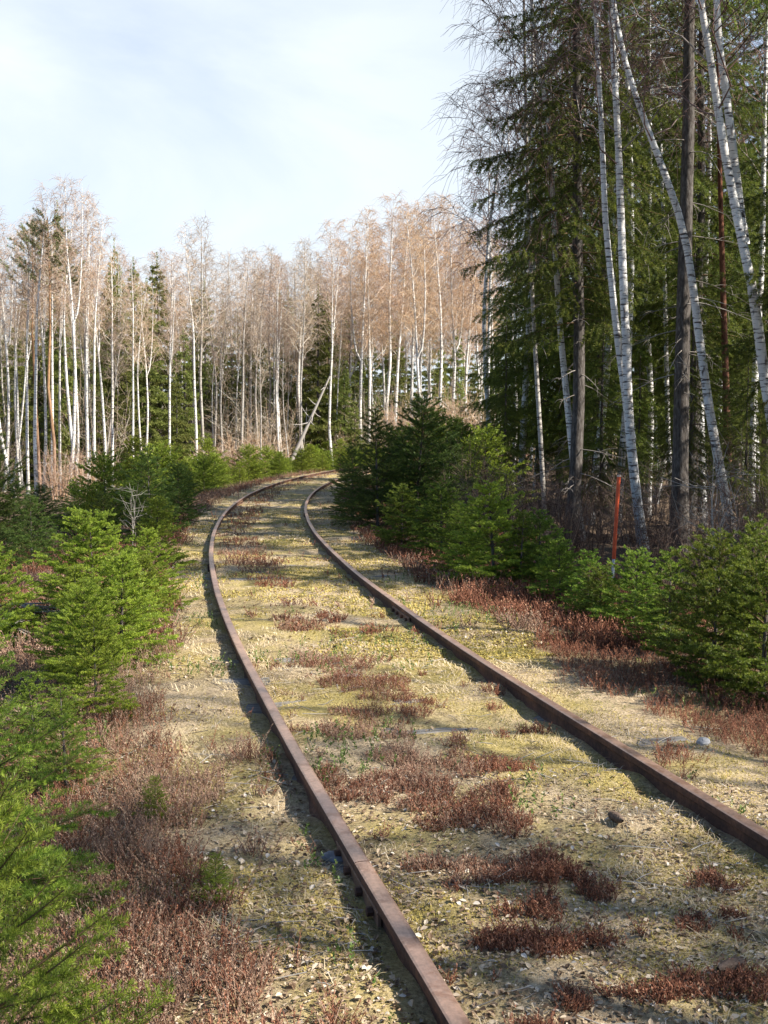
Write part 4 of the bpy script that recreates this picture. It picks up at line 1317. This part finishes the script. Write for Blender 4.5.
# orange marker pole
p0 = at_depth(612, 566, 12.8)
z0 = float(ground_z(p0[0], p0[1])) - 0.05
top = at_depth(619, 475, 12.8)
t = thing('marker_pole', 'thin orange marker pole leaning slightly among the spruces on the right', 'marker pole', (p0[0], p0[1], z0))
d = top - np.array([p0[0], p0[1], z0])
def pole_piece(name, u0, u1, rad, mat):
    g = Geo()
    P = np.stack([d * u for u in np.linspace(u0, u1, 4)])
    P = np.concatenate([P[:1], P, P[-1:]])
    R = np.full(6, rad)
    R[0] = R[-1] = 0.0005
    tubes(g, P, R, 12, 0, 0.5, False)
    return g.build(name, mat, t)
pole_piece('grey_foot', 0.0, 0.30, 0.018, M['pole_grey'])
pole_piece('orange_shaft', 0.30, 0.985, 0.022, M['orange'])
pole_piece('pale_cap', 0.985, 1.0, 0.023, M['pale_tip'])

# stones and cones
def rock(seed, size, mat, label, cat, x, y, sink=0.3, name='stone'):
    rr = np.random.default_rng(seed)
    n, k = 9, 14
    th = np.linspace(0, math.pi, n)
    ph = np.arange(k) * TAU / k
    T_, P_ = np.meshgrid(th, ph, indexing='ij')
    D = np.stack([np.sin(T_) * np.cos(P_), np.sin(T_) * np.sin(P_), np.cos(T_)], -1)
    rad = 1 + 0.35 * (NZ(D[..., 0] * 2 + seed, D[..., 1] * 2 + D[..., 2] * 2, 1.2, 3) - 0.5)
    cutd = norm(rr.normal(size=(5, 3)))
    for c_ in cutd:
        rad = np.minimum(rad, 0.72 / np.maximum((D * c_).sum(-1), 0.3))
    V = D * rad[..., None] * np.array(size)
    g = Geo()
    i = np.arange(n * k).reshape(n, k)
    j = np.roll(i, -1, 1)
    g.add(V, np.stack([i[:-1], i[1:], j[1:], j[:-1]], -1).reshape(-1, 4))
    o = g.build(name, mat)
    o.location = (x, y, float(ground_z(x, y)) + size[2] * (1 - sink) * 0.6)
    o.rotation_euler = (0, 0, rr.random() * TAU)
    tag(o, label, cat)
    return o

rock(31, (0.045, 0.035, 0.028), M['stone'], 'pale grey stone beyond the right rail near the right edge', 'stone', vis(708, 5.4), 5.4)
rock(32, (0.055, 0.06, 0.02), M['dark_stone'], 'flat dark stone beside the left rail near the nearest joint', 'stone', vis(333, 3.95), 3.95)

def cone_mesh():
    g = Geo()
    rr = np.random.default_rng(4)
    L = 0.11
    u = np.linspace(0, 1, 9)
    tubes(g, np.stack([u * L - L / 2, u * 0, u * 0], -1), 0.017 * np.sin(np.clip(u * 2.9 + 0.12, 0, 3.1)) ** 0.7 + 0.001, 8)
    Vs, k = [], 0
    for i in range(120):
        u_ = (i + 0.5) / 120
        a = i * 2.4
        rad = 0.017 * math.sin(min(3.1, u_ * 2.9 + 0.12)) ** 0.7
        out = np.array([0, math.cos(a), math.sin(a)])
        sd = np.array([0, -math.sin(a), math.cos(a)])
        c_ = np.array([u_ * L - L / 2, 0, 0]) + out * rad
        Vs.append([c_ - sd * 0.006, c_ + out * 0.004 + np.array([0.009, 0, 0]) - sd * 0.003, c_ + out * 0.004 + np.array([0.009, 0, 0]) + sd * 0.003, c_ + sd * 0.006])
    g.add(np.array(Vs), np.arange(480).reshape(-1, 4))
    return g.mesh('cone', [M['cone']])

CONE = cone_mesh()
for px, py, rz, lab in [(742, 996, 0.6, 'brown spruce cone lying at the bottom right corner'), (622, 838, 1.8, 'dark spruce cone on the moss near the right rail')]:
    dp = F * (CH + 0.09) / (py - HOR)
    x = vis(px, dp)
    o = bpy.data.objects.new('spruce_cone', CONE)
    COL.objects.link(o)
    o.location = (x, dp, float(ground_z(x, dp)) + 0.022)
    o.rotation_euler = (0, 0.1, rz)
    tag(o, lab, 'cone')

# ------------------------------------------------------------------ ground cover (nobody could count it)
def sample(rng, n, y0, y1, d0, d1, p=1.4):
    """points scattered along the track, thinning out with distance"""
    a, b_ = y0 ** (1 - p), y1 ** (1 - p)
    y = (a + (b_ - a) * rng.random(n)) ** (1 / (1 - p))
    d = d0 + (d1 - d0) * rng.random(n)
    xc, t = np.interp(y, TY, TX), np.interp(y, TY, _th)
    x = xc + d / np.cos(t)
    return x, y, d

def off_rail(d, m=0.045):
    return (np.abs(np.abs(d) - GAUGE2) > m)

def in_view(x, y, m=0.25):
    return np.abs(x / np.maximum(y, 0.5)) < 384 / F + m + 1.0 / np.maximum(y, 0.5)

def heather_mask(x, y, d):
    """where the heather grows: a broken strip between the rails, dense verges outside"""
    n1 = NZ(x + 40, y + 10, 1.5, 2)
    n2 = NZ2(x, y, 3.2, 2)
    n3 = NZ3(x, y, 8.0, 2)
    patch = np.zeros_like(x)
    for px, py, rx, ry in PATCH:
        dp = F * (CH + 0.083) / (py - HOR)
        patch = np.maximum(patch, np.exp(-((x - vis(px, dp)) / rx) ** 2 - ((y - dp) / ry) ** 2))
    far = np.clip((y - 10) / 3, 0, 1)
    strip = far * np.exp(-((d + 0.35) / 0.42) ** 2)
    L = np.clip((-0.95 - d) / 0.55, 0, 1) * np.clip((d + 5.5) / 1.5, 0, 1)
    R = np.clip((d - 1.1) / 0.5, 0, 1) * np.clip((5.5 - d) / 1.5, 0, 1)
    v = np.maximum(strip * 0.60, np.maximum(L * 0.86, R * 0.62)) * (0.45 + 1.1 * n1) + (n2 - 0.5) * 0.5 + (n3 - 0.5) * 0.45
    return (v > 0.44) | (patch + (n2 - 0.5) * 1.0 + (n3 - 0.5) * 1.8 > 0.66)

# clumps of heather between the rails: place and half-size in metres
PATCH = [(268, 585, 0.30, 0.5), (295, 622, 0.36, 0.55), (330, 668, 0.36, 0.40), (352, 692, 0.32, 0.28), (372, 725, 0.34, 0.26), (436, 768, 0.45, 0.20), (395, 795, 0.36, 0.26),
         (455, 812, 0.36, 0.24), (500, 835, 0.22, 0.2), (418, 880, 0.12, 0.09), (530, 888, 0.28, 0.16), (565, 920, 0.24, 0.2), (560, 960, 0.2, 0.14), (680, 940, 0.34, 0.14),
         (752, 905, 0.15, 0.12), (640, 1012, 0.42, 0.08), (610, 950, 0.2, 0.12), (620, 690, 0.3, 0.3), (255, 560, 0.4, 0.5), (700, 770, 0.2, 0.2), (240, 760, 0.2, 0.25)]

def build_heather():
    rng = np.random.default_rng(61)
    for name, mat, n, y0, y1, per, ln, wd, hh, seed in (
            ('heather', M['heather'], 75000, 1.9, 9.5, 170, 0.010, 0.0020, 0.085, 3),
            ('heather', M['heather'], 210000, 1.7, 8.5, 170, 0.010, 0.0019, 0.085, 1),
            ('heather', M['heather'], 90000, 8.0, 45, 70, 0.019, 0.0050, 0.12, 2)):
        x, y, d = sample(rng, n, y0, y1, *((-0.8, 0.8) if seed == 3 else (-5.5, 5.5)), 1.6)
        k = heather_mask(x, y, d) & off_rail(d, 0.07) & in_view(x, y)
        x, y, d = x[k], y[k], d[k]
        h = hh * (0.45 + 0.8 * rng.random(len(x))) * np.where(np.abs(d) < 0.9, 0.68, 1.1 + 0.7 * NZ3(x, y, 1.2))
        h *= 0.45 + 0.8 * NZ2(x + 5, y, 5.0, 2)
        h *= np.where(d > 1.0, 0.75, 1.0)
        A = np.stack([x, y, ground_z(x, y) - 0.01], -1)
        az = rng.random(len(x)) * TAU
        tilt = 0.15 + 0.75 * rng.random(len(x))
        B = A + np.stack([np.cos(az) * tilt * h, np.sin(az) * tilt * h, h], -1)
        faded = (NZ2(x + 9, y, 0.9, 2) + 0.25 * rng.random(len(x)) + np.where(d < -1.4, 0.10, 0)) > np.where(d < -1.0, 0.66, 0.78)
        for sel, m_, nm, lab in ((~faded, M['heather'], 'heather', 'reddish brown heather growing between the rails and along both verges'),
                                 (faded, M['heather_grey'], 'faded_heather', 'faded greyish brown heather on the verges')):
            g = Geo()
            a, b_ = A[sel], B[sel]
            midp = (a + b_) / 2 + rng.normal(size=a.shape) * 0.006
            tubes(g, np.stack([a, midp, b_], 1), np.array([0.0016, 0.0013, 0.0006]) * (2.2 if seed == 2 else 1), 3, 0, 0.15 + 0.5 * rng.random(len(a)))
            cl = NZ(a[:, 0], a[:, 1], 2.5, 2)
            needles(g, rng, a + (b_ - a) * 0.2, b_, per, ln, wd, 0, (0.10, 0.85), 0.3, 0.7, 0.12)
            o = g.build(nm, m_)
            tag(o, lab + (', farther part' if seed == 2 else ', near part' if seed == 1 else ', clumps on the trackbed'), 'heather', None, 'stuff')

build_heather()

def blades(g, rng, x, y, h, w, tint, curl=0.6, sink=0.004, flat=False):
    n = len(x)
    z = ground_z(x, y) - sink
    az = rng.random(n) * TAU * (0.30 if flat else 1.0) + (NZ(x, y, 1.6, 2) * 2.4 * TAU if flat else 0)
    f = np.stack([np.cos(az), np.sin(az), np.zeros(n)], -1)
    sd = np.stack([-np.sin(az), np.cos(az), np.zeros(n)], -1) * w[:, None]
    b0 = np.stack([x, y, z], -1)
    lean = (curl * (0.3 + rng.random(n)))[:, None]
    p1 = b0 + f * h[:, None] * lean * 0.35
    p1[:, 2] += h * (0.34 if flat else 0.55)
    p2 = b0 + f * h[:, None] * lean
    p2[:, 2] += h * (np.clip(0.55 - 0.2 * lean[:, 0], 0.08, 1) if flat else 0.9 - 0.35 * lean[:, 0])
    V = np.stack([b0 - sd, b0 + sd, p1 - sd * 0.8, p1 + sd * 0.8, p2], 1)
    i = (np.arange(n) * 5)[:, None]
    g.add(V, np.concatenate([i + 0, i + 1, i + 3, i + 2], 1), 0, tint)
    # tips as triangles
    g.Fc.append(np.concatenate([i + 2, i + 3, i + 4], 1) + (g.n - n * 5))
    g.M.append(np.zeros(n, np.int32)); g.T.append(np.asarray(tint)); g.S.append(np.zeros(n, bool))

def build_grass():
    rng = np.random.default_rng(62)
    g = Geo()
    for n, y0, y1, h0, w0 in ((110000, 1.7, 7, 0.036, 0.0012), (60000, 6.5, 16, 0.036, 0.0028), (30000, 15, 42, 0.045, 0.007)):
        x, y, d = sample(rng, n, y0, y1, -3.0, 2.6, 1.6)
        tuft = NZ(x + 3, y + 7, 2.2, 3) + 0.35 * (NZ2(x, y, 9, 2) - 0.5) + 0.12 * np.exp(-((np.abs(d) - 0.95) / 0.22) ** 2)
        k = (tuft + 0.18 * rng.random(len(x)) > 0.56) & off_rail(d, 0.055) & in_view(x, y) & ~(heather_mask(x, y, d) & (rng.random(len(x)) < np.where(d < -0.9, 0.45, 0.8)))
        x, y, d, tuft = x[k], y[k], d[k], tuft[k]
        h = h0 * (0.35 + 1.5 * rng.random(len(x)) ** 1.6) * np.where(d < -1.2, 1.9, 1.0)
        green = NZ3(x, y, 1.3, 2)
        tint = np.clip(0.42 + 0.5 * rng.random(len(x)) - 0.55 * (green > 0.66), 0, 1)
        blades(g, rng, x, y, h, w0 * (0.7 + 0.6 * rng.random(len(x))), tint, 1.7, flat=True)
    tag(g.build('dry_grass', M['grass']), 'pale dry grass between and beside the rails', 'grass', None, 'stuff')
    g = Geo()
    for n, y0, y1, h0, w0 in ((150000, 1.7, 8, 0.014, 0.0022), (60000, 7.5, 22, 0.022, 0.006)):
        x, y, d = sample(rng, n, y0, y1, -1.5, 1.8, 1.6)
        m_ = NZ2(x + 20, y + 5, 1.3, 3)
        k = (m_ + 0.12 * rng.random(len(x)) + 0.10 * (d > 0) > 0.60) & off_rail(d, 0.055) & in_view(x, y) & ~heather_mask(x, y, d)
        x, y, d = x[k], y[k], d[k]
        h = h0 * (0.5 + rng.random(len(x)))
        blades(g, rng, x, y, h, w0 * (0.7 + 0.6 * rng.random(len(x))), np.clip(0.15 + 0.5 * rng.random(len(x)) + 0.6 * (NZ(x, y, 3, 2) - 0.4), 0, 1), 1.1)
    tag(g.build('moss', M['moss']), 'yellow green moss cushions between the rails', 'moss', None, 'stuff')

build_grass()

def build_leaves():
    rng = np.random.default_rng(63)
    g = Geo()
    for n, y0, y1, s0 in ((90000, 1.7, 6.5, 0.0075), (30000, 6, 20, 0.012)):
        x, y, d = sample(rng, n, y0, y1, -2.3, 3.2, 1.7)
        dens = NZ3(x + 2, y + 30, 0.9, 2) + 0.30 * np.exp(-((y - 2.9) / 1.1) ** 2) + 0.22 * np.exp(-((d + 1.15) / 0.35) ** 2)
        k = (dens + 0.25 * rng.random(len(x)) - 0.10 * np.clip((y - 4) / 2, 0, 1) > np.where(y < 4.6, 0.67, 0.74)) & off_rail(d, 0.05) & in_view(x, y)
        x, y, d = x[k], y[k], d[k]
        n_ = len(x)
        z = ground_z(x, y) + 0.002 + 0.008 * rng.random(n_)
        s = s0 * (0.45 + 1.5 * rng.random(n_) ** 2.2)
        az = rng.random(n_) * TAU
        nrm = norm(np.stack([rng.normal(size=n_) * 0.35, rng.normal(size=n_) * 0.35, np.ones(n_)], -1))
        f = norm(np.cross(nrm, np.stack([np.cos(az), np.sin(az), np.zeros(n_)], -1)))
        sd = np.cross(nrm, f)
        c = np.stack([x, y, z], -1)
        cu = (0.1 + 0.5 * rng.random(n_))[:, None]
        S = s[:, None]
        V = np.stack([c - f * S, c - f * S * 0.25 + sd * S * 0.62 + nrm * S * cu, c + f * S * 0.45 + sd * S * 0.45 + nrm * S * cu * 1.2, c + f * S * 1.05 + nrm * S * cu * 0.5,
                      c + f * S * 0.45 - sd * S * 0.45 + nrm * S * cu * 0.8, c - f * S * 0.25 - sd * S * 0.62 + nrm * S * cu], 1)
        i = (np.arange(n_) * 6)[:, None]
        tint = rng.random(n_)
        g.add(V, np.concatenate([i + 0, i + 1, i + 2, i + 3], 1), 0, tint)
        g.Fc.append(np.concatenate([i + 0, i + 3, i + 4, i + 5], 1) + (g.n - n_ * 6))
        g.M.append(np.zeros(n_, np.int32)); g.T.append(tint); g.S.append(np.zeros(n_, bool))
    tag(g.build('leaf_litter', M['leaf']), 'pale fallen birch leaves scattered over the trackbed', 'leaves', None, 'stuff')
    # small evergreen sprigs
    g = Geo()
    x, y, d = sample(rng, 16000, 1.8, 12, -3.2, 3.2, 1.6)
    k = (NZ2(x + 50, y, 1.1, 3) + 0.1 * rng.random(len(x)) + 0.10 * np.exp(-((np.abs(d) - 0.9) / 0.12) ** 2) > 0.68) & off_rail(d, 0.06) & in_view(x, y)
    x, y = x[k], y[k]
    A = np.stack([x, y, ground_z(x, y)], -1)
    B = A + np.stack([rng.normal(size=len(x)) * 0.02, rng.normal(size=len(x)) * 0.02, 0.03 + 0.05 * rng.random(len(x))], -1)
    needles(g, rng, A, B, 240, 0.014, 0.0035, 0, (0.1, 0.9), 0.4, 0.5)
    tag(g.build('lingonberry_sprigs', M['berry_leaf']), 'small green lingonberry sprigs low among heather and moss', 'sprigs', None, 'stuff')
    # dry needles, bits of bark and twigs lying about
    g = Geo()
    x, y, d = sample(rng, 5000, 1.8, 14, -3, 3.2, 1.7)
    k = off_rail(d, 0.06) & in_view(x, y) & (NZ(x, y, 1.6, 2) > 0.45)
    x, y = x[k], y[k]
    az = rng.random(len(x)) * TAU
    l = 0.02 + 0.10 * rng.random(len(x)) ** 3
    D = np.stack([np.cos(az) * l, np.sin(az) * l, 0.15 * l * rng.normal(size=len(x))], -1)
    c = np.stack([x, y, ground_z(x, y) + 0.008], -1)
    tubes(g, np.stack([c - D, c + rng.normal(size=c.shape) * 0.003, c + D], 1), np.array([0.0022, 0.002, 0.001]), 3, 0, rng.random(len(x)))
    tag(g.build('twig_litter', M['dead_twig']), 'small dry twigs lying among the leaves on the trackbed', 'twigs', None, 'stuff')

build_leaves()
